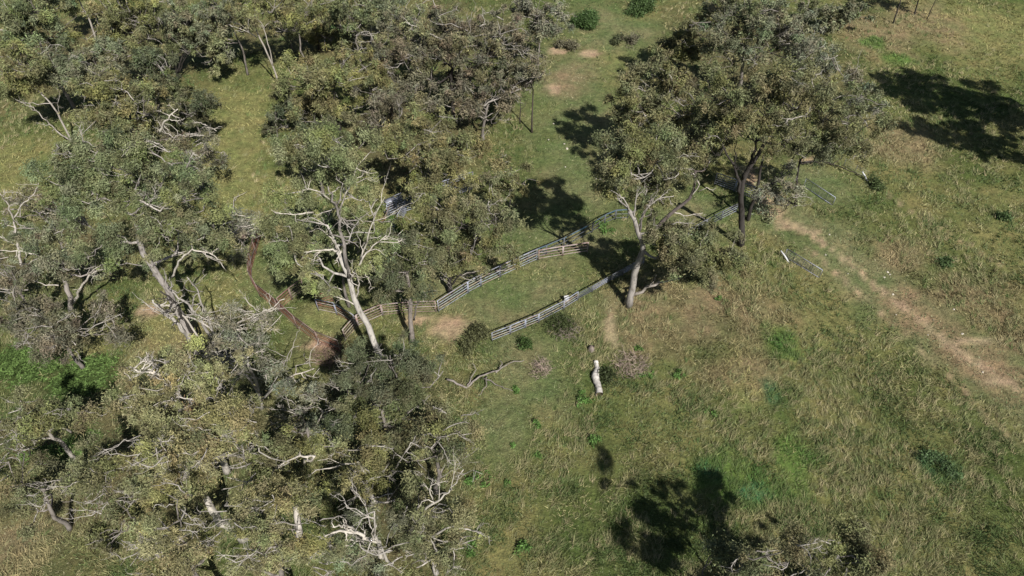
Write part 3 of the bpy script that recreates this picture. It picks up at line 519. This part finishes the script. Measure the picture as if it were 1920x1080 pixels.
tree("sparse olive gum below the shaded gap at the left edge", [(30, 900, 42), (90, 910, 40), (140, 890, 38), (60, 950, 38), (180, 860, 34), (10, 860, 36)], z=8, pal='rust', tr=.28, dead=8, dens=.7, group=YG)
tree("olive gum in the lower left beside the small black shadow", [(210, 930, 44), (240, 980, 40), (190, 890, 36), (250, 900, 38), (200, 1000, 36)], z=9, pal='rust', tr=.3, dead=7, dens=.85, group=YG)
tree("yellow-green gum at the bottom edge, leftmost of the bottom row", [(330, 1000, 54), (280, 1030, 46), (380, 1020, 48), (330, 1060, 46), (270, 1085, 40), (330, 960, 42)], z=12, pal='yel', dens=.85, tr=.38, dead=12, group=YG)
tree("broad yellow-green gum at the bottom edge in front of the hollow-trunk gum", [(480, 1010, 56), (440, 970, 46), (530, 1030, 46), (450, 1050, 46), (500, 960, 44), (560, 990, 36), (520, 1075, 40)], z=12, pal='yel', dens=.85, tr=.38, dead=12, group=YG)
tree("tangled olive gum with many white twigs right of the hollow-trunk gum", [(490, 880, 50), (450, 840, 44), (540, 860, 44), (500, 920, 44), (550, 910, 38), (470, 790, 40), (430, 770, 36)], z=11, pal='olive', bark=(.5, .47, .43), tr=.36, dead=12, group=YG, limbs=[([(570, 870), (590, 855), (560, 855), (520, 872)], .16, BONE)])
CG = "grey-green gums along the bottom centre"
tree("dark grey-green gum in front of the white-trunked gum", [(690, 720, 44), (740, 700, 42), (650, 760, 42), (720, 770, 46), (790, 720, 40), (770, 770, 42), (680, 800, 40), (830, 690, 32), (730, 660, 32), (640, 715, 34), (665, 690, 30)], z=11, pal='dark', bark=GREY, tr=.36, dead=9, dens=1.3, group=CG)
tree("olive gum reaching onto the open grass below the fallen grey branch", [(800, 830, 46), (850, 800, 40), (760, 860, 42), (840, 860, 38), (880, 830, 26), (820, 780, 34)], z=8, pal='rust', tr=.3, dead=6, dens=.75, group=CG, limbs=[([(820, 900), (850, 880), (880, 850)], .06, PALE)])
tree("grey gum with long pale limbs at the bottom centre", [(660, 850, 44), (700, 900, 44), (640, 900, 40), (740, 930, 40), (680, 950, 38), (620, 830, 36), (720, 830, 36)], z=9, pal='olive', bark=PALE, tr=.32, dead=9, dens=.85, group=CG, limbs=[([(688, 890), (672, 868), (630, 875), (590, 880)], .13, BONE), ([(740, 880), (755, 855), (770, 830)], .1, PALE)])
tree("gum with a bright white forked dead top at the bottom centre", [(680, 1010, 44), (630, 1000, 40), (730, 1030, 40), (650, 1050, 40), (700, 1070, 38), (610, 1050, 36)], z=10, pal='grey', bark=(.55, .52, .48), tr=.36, dead=8, dens=.8, group=CG,
     limbs=[([(720, 1045), (700, 1015), (670, 1000), (610, 1002)], .26, BONE), ([(670, 1000), (650, 985), (620, 990)], .13, BONE), ([(735, 1060), (700, 1005), (702, 960)], .16, PALE)])
tree("yellow-brown gum with a bleached branching limb at the grass edge", [(800, 990, 42), (850, 970, 36), (770, 960, 38), (820, 1030, 40), (870, 1010, 28), (780, 1060, 38), (850, 1060, 32)], z=8, pal='rust', bark=PALE, tr=.28, dead=6, dens=.75, group=CG,
     limbs=[([(780, 970), (810, 945), (840, 925), (868, 880)], .13, BONE), ([(800, 1010), (850, 985), (900, 998)], .13, PALE), ([(815, 945), (805, 920), (808, 908)], .08, BONE)])
tree("small grey twiggy gum between the half-dead grey gum and the deep shade", [(560, 770, 36), (600, 790, 32), (540, 800, 30), (590, 750, 28)], z=6, pal='ash', tr=.2, dead=8, dens=.6, group=CG, limbs=[([(590, 800), (605, 775), (640, 762)], .09, BONE)])
# --- lower right and the trees that stand just outside the picture and throw their shade into it, the last one added to widen it
tree("brown-leaved gum whose crown rises over the bottom edge", [(1480, 1050, 56), (1420, 1070, 48), (1550, 1060, 50), (1450, 1150, 60), (1360, 1160, 50), (1560, 1130, 60), (1620, 1110, 50), (1400, 1040, 34), (1500, 1020, 34), (1610, 1040, 44), (1440, 1030, 30), (1650, 1080, 40), (1560, 1030, 26), (1320, 1090, 34), (1400, 1110, 50), (1500, 1120, 60), (1340, 1120, 40)], base=(1370, 1170), pal='rust', bark=GREY, tr=.4, dead=12, dens=1.1, deadcol=PALE, group="trees at the edge of the paddock")
tree("large gum throwing the wide shadow at the right edge of the paddock", [(2060, 80, 64), (2010, 130, 50), (2110, 110, 64), (2060, 40, 60), (2150, 70, 64), (2100, 10, 60), (2010, 70, 44), (2180, 140, 60), (2060, 160, 56), (2020, 20, 44), (2110, 190, 56), (2200, 60, 60)], base=(2020, 285), pal='olive', bark=GREY, tr=.45, dead=4, group="trees at the edge of the paddock", dens=1.5)
tree("second gum beyond the right edge, its shadow joining the wide one", [(2010, 180, 46), (2060, 190, 54), (2110, 220, 54), (2050, 240, 48), (2005, 140, 36), (2120, 160, 48), (2000, 230, 34)], base=(2020, 340), pal='olive', bark=GREY, tr=.35, dead=4, group="trees at the edge of the paddock", dens=1.5)  # extra tree out of view, added to enlarge the right-hand shadow

# ------------------------------------------------------------------ cattle yard fences
def unit_rail(mat, key):                                        # unit length along x, oval section
    s = Soup(); th = np.arange(8) * 2 * math.pi / 8
    V = []; F = []
    for x in (0, 1):
        for q in th: V.append((x, math.cos(q) * .5, math.sin(q) * .5))
    F = [(i, (i + 1) % 8, 8 + (i + 1) % 8, 8 + i) for i in range(8)]
    me = bpy.data.meshes.new("rail"); me.from_pydata(V, [], F + [tuple(range(7, -1, -1)), tuple(range(8, 16))]); me.materials.append(mat); return me
RAILS = {}
def rail(parent, a, b, hgt, thk, mat, name="rail"):
    if mat.name not in RAILS: RAILS[mat.name] = unit_rail(mat, mat.name)
    o = bpy.data.objects.new(name, RAILS[mat.name]); COL.objects.link(o); o.parent = parent
    a = Vector(a); b = Vector(b); dv = b - a; org = Vector(parent["_org"])
    o.location = a - org; o.rotation_euler = dv.to_track_quat('X', 'Z').to_euler(); o.scale = (dv.length, thk, hgt); return o
rf = np.random.default_rng(11)
def panel_mesh(a, b, h, mat, fence, name="fence_panel"):
    s = Soup(); d_ = (b - a) / np.linalg.norm(b - a)
    for q in (a + d_ * .05, b - d_ * .05):
        s.tube([q - [0, 0, .1], q + [0, 0, h]], .05, (.5, .5, .5), 8)
    s.tube([a + d_ * .05 + [0, 0, h], b - d_ * .05 + [0, 0, h]], .04, (.5, .5, .5), 6)
    o = build(name, np.concatenate(s.V), np.concatenate(s.F), mat, fence); o["_org"] = list(fence["_org"]); return o
def fence(label, pts, h=1.75, n=5, mats=(M_GALV,), frame=None, plen=3.0, group="steel panel fences of the cattle yards", thick=.09, top=None, name="yard_fence"):
    G = [P(*q) for q in pts]; f = empty(name, G[0]); tag(f, label, "fence", group); k = 0
    for a, b in zip(G[:-1], G[1:]):
        m = max(1, int(round(np.linalg.norm((b - a)[:2]) / plen)))
        for i in range(m):
            u = a + (b - a) * i / m; v = a + (b - a) * (i + 1) / m; u = u.copy(); v = v.copy()
            u[2] = gz(u[0], u[1]) + rf.normal(0, .02); v[2] = gz(v[0], v[1]) + rf.normal(0, .02)
            pl = panel_mesh(u, v, h, frame or mats[0], f); dd = (v - u) / np.linalg.norm(v - u)
            for r in range(n):
                z_ = .25 + (h - .33) * r / max(1, n - 1); mt = mats[(k + r * 2) % len(mats)] if len(mats) > 1 else mats[0]
                if top and r == n - 1: mt = top
                rail(pl, u + dd * .03 + [0, 0, z_ + rf.normal(0, .012)], v - dd * .03 + [0, 0, z_ + rf.normal(0, .012)], thick, .05, mt)
            k += 1
    return f
fence("long rusty curved panel fence on the left side of the yards", [(490, 445), (472, 508), (474, 532), (488, 556), (523, 584), (558, 616), (598, 645), (640, 662)], mats=(M_RUST, M_RUST, M_BROWN), frame=M_BROWN, thick=.13, n=6, h=1.95)
fence("short rusty fence branching off the curved fence into the shade", [(526, 582), (548, 562), (572, 545)], mats=(M_RUST, M_BROWN), frame=M_BROWN)
fence("small pen fence with one pale end panel under the white-trunked gum", [(597, 583), (632, 590), (668, 612)], mats=(M_PINK, M_RUST, M_BROWN), frame=M_GALV)
fence("rusty panel standing behind the pale end of the small pen", [(596, 576), (626, 566)], mats=(M_RUST, M_BROWN), frame=M_RUST)
fence("brown rail fence running past the stout grey trunk", [(648, 640), (672, 612), (718, 592), (770, 588), (819, 586)], mats=(M_BROWN, M_PINK, M_BROWN), frame=M_PINK)
fence("long pale grey panel fence along the top of the grassy pen", [(822, 586), (878, 550), (902, 537), (973, 504), (1007, 488)], mats=(M_GALV, M_GALV, M_PINK), frame=M_GALV)
fence("pinkish white panel at the right end of the long grey fence", [(1009, 488), (1055, 480), (1102, 473)], mats=(M_PINK, M_PINK, M_BROWN), frame=M_PINK, n=4, h=1.5)
fence("curving fence topped with blue pipe beside the deep tree shadow", [(990, 492), (1057, 464), (1110, 436), (1133, 421), (1153, 412), (1177, 411)], mats=(M_DARK,), frame=M_DARK, n=3, h=1.5, top=M_BLUE, thick=.09)
fence("grey-white lower panel fence leading to the pale forked gum", [(922, 641), (957, 627), (985, 615), (1010, 605), (1057, 580), (1083, 563)], mats=(M_GALV, M_GALV, M_PINK), frame=M_GALV, h=1.35, n=4, thick=.075)
fence("low fence with its shade painted into dark rails, joining the lower grey fence to the pale forked gum", [(1083, 563), (1110, 548), (1143, 529), (1167, 516), (1207, 495)], mats=(M_DARK, M_GALV), frame=M_DARK, h=1.0, n=4)  # dark steel stands in for the shade on these rails
fence("thin dark fence continuing between the leaning trunk and the dark forked gum", [(1250, 468), (1322, 428), (1380, 398)], mats=(M_DARK, M_GALV), frame=M_DARK, h=1.4, n=4, thick=.08)
fence("grey steel panels in the light beside the dark forked trunk", [(1338, 346), (1376, 360), (1418, 377)], mats=(M_GALV,), frame=M_GALV, h=1.8, n=6)
fence("upper steel yard fence behind the olive gum, seen between its branches", [(742, 392), (775, 376), (808, 366), (850, 352), (888, 340)], mats=(M_GALV,), frame=M_GALV, h=1.5, n=5)
fence("inner steel race fence running beside the upper yard fence", [(756, 400), (800, 386), (845, 372), (886, 356)], mats=(M_GALV, M_DARK), frame=M_DARK, h=1.4, n=5)
fence("steel fence with shade put into its dark rails, running down from the crush towards the white-trunked gum", [(738, 398), (726, 426), (700, 444), (655, 462)], mats=(M_DARK, M_RUST), frame=M_BROWN, h=1.7, n=5)  # rusty run; its darker steel puts the shade into the colour
fence("second side of the steel race below the crush", [(762, 400), (748, 424), (738, 440)], mats=(M_GALV,), frame=M_GALV, h=1.7, n=6)

# steel cattle crush at the corner of the upper yards
c0 = P(742, 398); crush = empty("cattle_crush", c0); tag(crush, "pale steel cattle crush with a sheet lid at the corner of the upper yards", "cattle crush")
ax = np.array([.8, .6, 0]); ay = np.array([-.6, .8, 0])
s = Soup()
for u in (-1.2, 0, 1.2):
    for v in (-.45, .45): q = c0 + ax * u + ay * v; s.tube([q, q + [0, 0, 2.0]], .06, (.5,) * 3, 8)
fr = build("frame", np.concatenate(s.V), np.concatenate(s.F), M_GALV, crush); fr["_org"] = list(crush["_org"])
for v in (-.45, .45):
    for z_ in (.3, .65, 1.0, 1.35, 1.7, 1.98): rail(fr, c0 + ax * -1.25 + ay * v + [0, 0, z_], c0 + ax * 1.25 + ay * v + [0, 0, z_], .1, .05, M_GALV)
def slab(name, a, u, v, t, mat, parent):
    a, u, v = map(np.asarray, (a, u, v)); n = np.cross(u, v); n = n / np.linalg.norm(n) * t
    V = [a, a + u, a + u + v, a + v]; V = V + [p + n for p in V]
    return build(name, V, [(3, 2, 1, 0), (4, 5, 6, 7), (0, 1, 5, 4), (1, 2, 6, 5), (2, 3, 7, 6), (3, 0, 4, 7)], mat, parent)
slab("sheet_lid", c0 - ax * 1.1 - ay * .4 + [0, 0, 2.06], ax * 1.3, ay * .8, .03, M_GALV, crush)

# wire mesh gates
def gate(label, a, b, h=1.25, lean=0.0, group="wire mesh farm gates"):
    A, B_ = P(*a), P(*b); g = empty("farm_gate", A); tag(g, label, "gate", group); u = B_ - A; L = np.linalg.norm(u); u /= L; up = np.array([0, 0, 1.0]) + np.array([-u[1], u[0], 0]) * lean
    s = Soup(); z0 = up * .12; z1 = up * h
    for p, q in ((A + z0, B_ + z0), (A + z1, B_ + z1), (A + z0, A + z1), (B_ + z0, B_ + z1)): s.tube([p, q], .035, (.5,) * 3, 6)
    fr = build("frame", np.concatenate(s.V), np.concatenate(s.F), M_GALV, g); fr["_org"] = list(g["_org"])
    for t in (.25, .5, .75): rail(fr, A + u * L * t + z0, A + u * L * t + z1, .05, .05, M_DARK, "stay")
    s = Soup()
    for t in np.arange(.15, L, .22): s.tube([A + u * t + z0, A + u * t + z1], .011, (.5,) * 3, 3, False)
    for z_ in np.arange(.22, h, .16): s.tube([A + up * z_, B_ + up * z_], .011, (.5,) * 3, 3, False)
    build("mesh_infill", np.concatenate(s.V), np.concatenate(s.F), M_WIRE, g); return g
gate("open wire mesh gate beside the track with a pale post at its hinge", (1470, 482), (1535, 522))
gate("wire mesh gate in the grass past the dark overhanging branches", (1506, 350), (1560, 386))
def post(label, a, b_, z1, r, mat, name="fence_post"):
    A = P(*a); s = Soup(); e = aty(b_[0], b_[1], A[1]) if z1 is None else atz(b_[0], b_[1], z1)
    s.tube([A - [0, 0, .1], (A + e) / 2 + [.02, 0, 0], e], [r * 1.1, r, r * .95], (.6,) * 3, 8); o = build(name, np.concatenate(s.V), np.concatenate(s.F), mat, None, None, True, A); tag(o, label, "post"); return o
post("pale leaning strainer post at the hinge of the open gate", (1480, 492), (1464, 470), .9, .09, M_WHITE)
post("white leaning corner post of the wire fence at the tall grass", (1627, 340), (1617, 322), 1.0, .09, M_WHITE)
# the wire fence between that corner and the overhanging gum
wa, wb = P(1560, 300), P(1624, 337); wf = empty("wire_fence", wa); tag(wf, "thin wire fence ending at the white leaning corner post", "fence")
for t in (0, .33, .66):
    q = wa + (wb - wa) * t; s = Soup(); s.tube([q - [0, 0, .1], q + [0, 0, 1.2]], .035, (.5,) * 3, 6); build("post", np.concatenate(s.V), np.concatenate(s.F), M_DARK, wf)
for z_ in (.3, .6, .9, 1.15):
    s = Soup(); s.tube([wa + [0, 0, z_], (wa + wb) / 2 + [0, 0, z_ - .03], wb + [0, 0, z_]], .012, (.5,) * 3, 4); build("wire", np.concatenate(s.V), np.concatenate(s.F), M_WIRE, wf)
# dark thin burnt trunks at the top right (their crowns are above the picture)
for lab, b_, t_, r in (("leftmost of three thin dark trunks standing in the straw grass", (1675, 44), (1690, -4), .13), ("middle of three thin dark trunks standing in the straw grass", (1714, 28), (1722, 0), .14), ("thin grey trunk, rightmost of three in the straw grass", (1738, 36), (1756, -4), .08)):
    tree(lab, [(t_[0] + 6, t_[1] - 30, 26), (t_[0] + 18, t_[1] - 45, 22)], base=b_, pal='grey', bark=DARK, tr=r * 1.3, trunk=[((b_[0] + t_[0]) / 2, (b_[1] + t_[1]) / 2), t_], dead=1, group="thin trunks in the straw grass", dens=.7)

# white sheet leaning at the lower fence
q = P(1065, 568); wsht = slab("white_sheet", q + [-.35, 0, 0], (.5, .08, .02), (-.1, .2, .85), .03, M_WHITE, None)
tag(wsht, "small white sheet standing upright against the lower grey fence", "sheet")

# ------------------------------------------------------------------ logs, stump, brush
def log(label, pts, rad, col, name="fallen_log", sides=14, hollow=True, seed=1):
    rng = np.random.default_rng(seed); q = np.array([P(*p) for p in pts]); k = 24
    tt = np.linspace(0, 1, k); sr = np.linspace(0, 1, len(q)); c = np.stack([np.interp(tt, sr, q[:, i]) for i in range(3)], 1); r = np.interp(tt, np.linspace(0, 1, len(rad)), rad)
    c[:, 2] += r * .75; c += rng.normal(0, .02, c.shape); root = empty(name, q[0]); tag(root, label, "log")
    s = Soup(); cc = np.array(col) * (1 + .12 * rng.normal(size=(k, 1))); s.tube(c, r, cc, sides, not hollow, .07, rng); s.build("trunk", M_BARK, root, True)
    if hollow:
        s = Soup(); t = c[-1] - c[-3]; t /= np.linalg.norm(t)
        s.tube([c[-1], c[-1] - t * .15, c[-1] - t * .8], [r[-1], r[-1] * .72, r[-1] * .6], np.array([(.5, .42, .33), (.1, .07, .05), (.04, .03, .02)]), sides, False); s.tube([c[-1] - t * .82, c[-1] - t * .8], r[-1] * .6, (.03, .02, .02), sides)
        s.build("hollow_end", M_BARK, root)
        s = Soup(); t = c[2] - c[0]; t /= np.linalg.norm(t); s.tube([c[0] - t * .02, c[0] + t * .02], r[0] * .98, (.5, .46, .4), sides); s.build("cut_end", M_BARK, root)
    return root
log("bleached white log lying on its own in the open grass", [(1117, 680), (1119, 695), (1115, 709), (1121, 726), (1124, 744)], [.24, .22, .30, .36, .30, .28, .34], (.56, .54, .51), seed=4)
st = P(1108, 656); s = Soup(); s.tube([st - [0, 0, .1], st + [0, 0, .12], st + [.03, 0, .35], st + [.12, .05, .42], st + [.14, .05, .38]], [.46, .33, .29, .27, .2], np.array([(.16, .135, .12), (.2, .17, .155), (.22, .19, .17), (.24, .2, .17), (.1, .08, .07)]), 9, True, .2, np.random.default_rng(2))
tag(s.build("tree_stump", M_BARK, None, True, st), "weathered brown stump in the grass above the white log", "stump")
def brush(label, px, py, R, n, col, hgt=.9, seed=0, leafy=0):
    rng = np.random.default_rng(seed); c = P(px, py); s = Soup(); root = empty("brush_pile", c); tag(root, label, "brush", "heaps of dead brush")
    for _ in range(n * 3):
        a = rng.uniform(0, 2 * math.pi); o = c + np.array([math.cos(a), math.sin(a), 0]) * R * .75 * math.sqrt(rng.random()) + [0, 0, .05 + .5 * hgt * rng.random()]
        b_ = rng.uniform(0, 2 * math.pi); dv = np.array([math.cos(b_), math.sin(b_), rng.normal(.3, .35) * hgt]); e = o + dv * R * rng.uniform(.2, .5); e[2] = max(e[2], c[2] + .03)
        spread(s, o, e, .014 + .012 * rng.random(), np.array(col) * rng.uniform(.6, 1.2), rng, 3)
    s.build("branches", M_BARK, root)
    if leafy:
        l = Soup(); k = leafy; C = c + rng.normal(0, 1, (k, 3)) * [R * .45, R * .4, .3] + [-R * .3, R * .35, .5]; C[:, 2] = np.maximum(C[:, 2], c[2] + .05)
        l.leaves(C, rng.normal(0, 1, (k, 3)), .16, .08, np.array([.07, .09, .035]) * rng.uniform(.5, 1.4, (k, 1)), rng); l.build("leaves", M_WEED, root)
    return root
brush("round heap of bare brown brush left of the white log", 1014, 694, 1.35, 46, (.40, .32, .27), .8, 3)
brush("wide heap of bare brush right of the white log", 1180, 686, 1.9, 60, (.40, .32, .27), .7, 4)
brush("leafy brush heap just below the lower grey fence", 1062, 622, 1.7, 34, (.34, .29, .25), .9, 5, 2600)
brush("dead brush heaped in the gap below the curved rusty fence", 615, 668, 2.0, 50, (.30, .21, .17), .6, 6)
brush("loose dead brush at the foot of the leaning trunks", 440, 655, 1.8, 40, (.42, .38, .34), .7, 7)
def branch(label, main, sides, r, col, seed=0):
    rng = np.random.default_rng(seed); root = empty("fallen_branch", P(*main[0])); tag(root, label, "branch", "fallen branches"); s = Soup()
    for k, pts in enumerate([main] + sides):
        q = np.array([P(*p) for p in pts]); q[:, 2] += np.linspace(.25, .75, len(q)) + rng.normal(0, .1, len(q))
        kk = 4 * (len(q) - 1) + 1; q2 = np.stack([np.interp(np.linspace(0, 1, kk), np.linspace(0, 1, len(q)), q[:, i]) for i in range(3)], 1); q2 += rng.normal(0, .04, q2.shape)
        s.tube(q2, np.linspace(r, r * .3, kk) * (1 if k == 0 else .6), col, 6)
    s.build("wood", M_BARK, root, True); return root
branch("grey fallen branch reaching from the trees over the short grass", [(840, 716), (874, 728), (900, 712), (935, 700), (960, 686), (982, 684)], [[(912, 708), (912, 730), (898, 750)], [(905, 712), (935, 728), (960, 743)], [(930, 703), (942, 690), (938, 682)], [(876, 726), (892, 700), (886, 688)]], .11, (.26, .235, .22), 3)
branch("thin white branch lying in the lower left of the narrow clearing", [(415, 425), (432, 422), (455, 420)], [[(432, 422), (440, 412), (452, 405)]], .07, BONE, 4)
branch("bleached branch lying beside the bottom of the curved rusty fence", [(480, 640), (505, 622), (532, 598)], [[(505, 622), (520, 622)]], .11, BONE, 5)
branch("pale branch in the yellow grass left of the light green gum", [(438, 405), (442, 380), (466, 366)], [[(442, 380), (450, 372)]], .06, PALE, 6)

branch("dark crooked line low in the grass between the overhanging gum and the white corner post", [(1505, 306), (1540, 304), (1560, 312), (1590, 327), (1612, 336)], [[(1560, 312), (1572, 308)], [(1540, 304), (1552, 298)]], .12, (.06, .05, .045), 8)  # dark tubes held low over the grass along this line

# ------------------------------------------------------------------ bushes, shrubs and weeds
def bush(label, px, py, R, col, n, L=.3, name="bush", cat="bush", group=None, flat=.85, stems=8, mat=None):
    rng = np.random.default_rng(int(px * 7 + py)); c = P(px, py); root = empty(name, c); tag(root, label, cat, group)
    s = Soup(); k = max(8, n // 22); u = rng.normal(0, 1, (k, 3)); u /= np.linalg.norm(u, axis=1)[:, None]; u[:, 2] = np.abs(u[:, 2]) * flat
    lc = rng.normal(0, .42, (5, 3)) * [1, 1, .35]; lr_ = rng.uniform(.35, .75, 5); li = rng.integers(0, 5, k)
    cp = c + (lc[li] + u * lr_[li][:, None] * rng.uniform(.4, 1.05, (k, 1))) * R + [0, 0, R * .2]
    S2 = Soup(); S2.cones(np.repeat(c[None], min(k, 40), 0) - [0, 0, .05], cp[:min(k, 40)], .012 + .012 * R, (.12, .1, .07)); S2.build("stems", M_BARK, root)
    i = rng.integers(0, k, n); C = cp[i] + rng.normal(0, 1, (n, 3)) * R * .16; C[:, 2] = np.maximum(C[:, 2], c[2] + .03)
    s.leaves(C, rng.normal(0, 1, (n, 3)), L * rng.uniform(.6, 1.3, n), L * .55, np.array(col) * rng.uniform(.6, 1.4, (k, 1))[i] * rng.uniform(.8, 1.2, (n, 1)), rng)
    s.build("leaves", mat or M_WEED, root); return root
bush("round dark green bush on its own in the upper grass lane", 1100, 48, 2.3, (.075, .125, .042), 5200, .36)
bush("wide green bush cut by the top edge", 1205, 20, 2.6, (.08, .125, .045), 5200, .36)
bush("small grey twiggy shrub below the two round green bushes", 1183, 84, 1.5, (.16, .15, .10), 700, .3, "shrub", "shrub")
bush("low dark shrub beside the grey twiggy shrub", 1157, 80, 1.1, (.08, .09, .045), 900, .3, "shrub", "shrub")
bush("grey leafless-looking shrub on the dirt bank", 1062, 85, 1.6, (.15, .14, .09), 1200, .32, "shrub", "shrub")
bush("dark green shrub beside the white corner post", 1642, 352, 1.2, (.085, .115, .045), 1300, .25, "shrub", "shrub")
bush("dark green shrub alone in the straw grass at the right edge", 1882, 408, 1.0, (.085, .13, .05), 1000, .25, "shrub", "shrub")
bush("dark green shrub in the grass below the trail at the right", 1770, 498, .9, (.085, .13, .05), 800, .22, "shrub", "shrub")
bush("dark leafy shrub shading the white log's right side", 1142, 706, 1.15, (.055, .07, .03), 900, .2, "shrub", "shrub")
bush("low dark shrub at the left end of the lower grey fence", 880, 640, 1.7, (.10, .105, .05), 2000, .22, "shrub", "shrub")
bush("low dark green scrub behind the lower fence's left end", 985, 650, 1.0, (.06, .10, .03), 700, .2, "shrub", "shrub")
bush("bright lime bush in the shadow below the crush", 742, 424, 1.2, (.10, .19, .05), 900, .25, "shrub", "shrub")
WEEDS = [(1097, 748, .75, "wide bright green weed clump just below the white log"), (904, 894, .8, "large bright green weed at the edge of the lower trees"), (1115, 826, .7, "bright green weed clump alone below the white log's weeds"),
    (1272, 703, .62, "bright green weed standing right of the brush heaps"), (1198, 654, .5, "small bright weed at the top of the wide brush heap"), (1006, 799, .5, "bright weed with a dark shadow left of the lone weed clump"),
    (966, 734, .5, "green weed beside the tip of the fallen grey branch"), (1220, 706, .4, "small weed between the wide brush heap and the right-hand weed"), (964, 834, .3, "tiny weed between the edge weed and the shadowed weed"),
    (1206, 706, .3, "tiny weed touching the wide brush heap"), (972, 1030, .7, "pale green weed patch near the bottom centre"), (880, 1030, .6, "lime weed patch beside the yellow-brown gum"), (1333, 772, .5, "green weed in the straw tussocks"),
    (1090, 740, .35, "small weed left of the wide clump below the log"), (1010, 855, .28, "faint low weed above the edge weed"), (1345, 560, .35, "lone green sprig in the dry brown grass"), (1372, 506, .3, "green sprig under the low side limb"),
    (1132, 430, .8, "light green weed patch beside the blue pipe fence"), (1460, 640, .35, "green weed in the tall grass mid paddock"), (950, 905, .3, "small weed right of the large edge weed")]
for x, y, R, lab in WEEDS:
    bush(lab, x, y, R, (.115, .21, .055), int(420 * R * R + 120), .2, "weed", "weed", "bright green weeds in the grass", .6)
bush("dark weed tussock at the left edge of the track's lower end", 1778, 880, 1.3, (.09, .14, .06), 900, .22, "weed", "weed", "dark weeds in the grass", .5)

# ------------------------------------------------------------------ stones
def stone(label, px, py, r, group):
    rng = np.random.default_rng(int(px * 3 + py)); c = P(px, py); s = Soup(); k = 5; zz = np.linspace(-.3, 1, k); rr = r * np.sqrt(np.clip(1 - (zz * .95) ** 2, .02, 1))
    s.tube(np.stack([c + [rng.normal(0, .05 * r), rng.normal(0, .05 * r), z_ * r * .7] for z_ in zz]), rr, (.5,) * 3, 7, True, .2, rng)
    o = build("stone", np.concatenate(s.V), np.concatenate(s.F), M_STONE, None, None, False, c); tag(o, label, "stone", group)
for px, py in [(1740, 628), (1680, 590), (1664, 510), (1658, 520), (1590, 513), (1668, 515), (1788, 580), (1804, 626), (1750, 600), (1842, 698), (1470, 475), (1555, 440), (1548, 478), (1674, 552)]:
    stone("small pale stone beside the dirt track", px, py, .07 + .07 * ((px * 7) % 10) / 10, "pale stones along the track")
for px, py in [(1038, 232), (1058, 270), (1063, 279), (1060, 313), (1118, 335), (1126, 336), (1333, 248), (1028, 262)]:
    stone("small pale stone in the upper grassy lane", px, py, .1 + .08 * ((px * 3) % 10) / 10, "pale stones in the lane")

for o in bpy.data.objects:
    if "_org" in o: del o["_org"]
print("leaves", NLEAF, "tris", sum(len(m.polygons) for m in bpy.data.meshes))
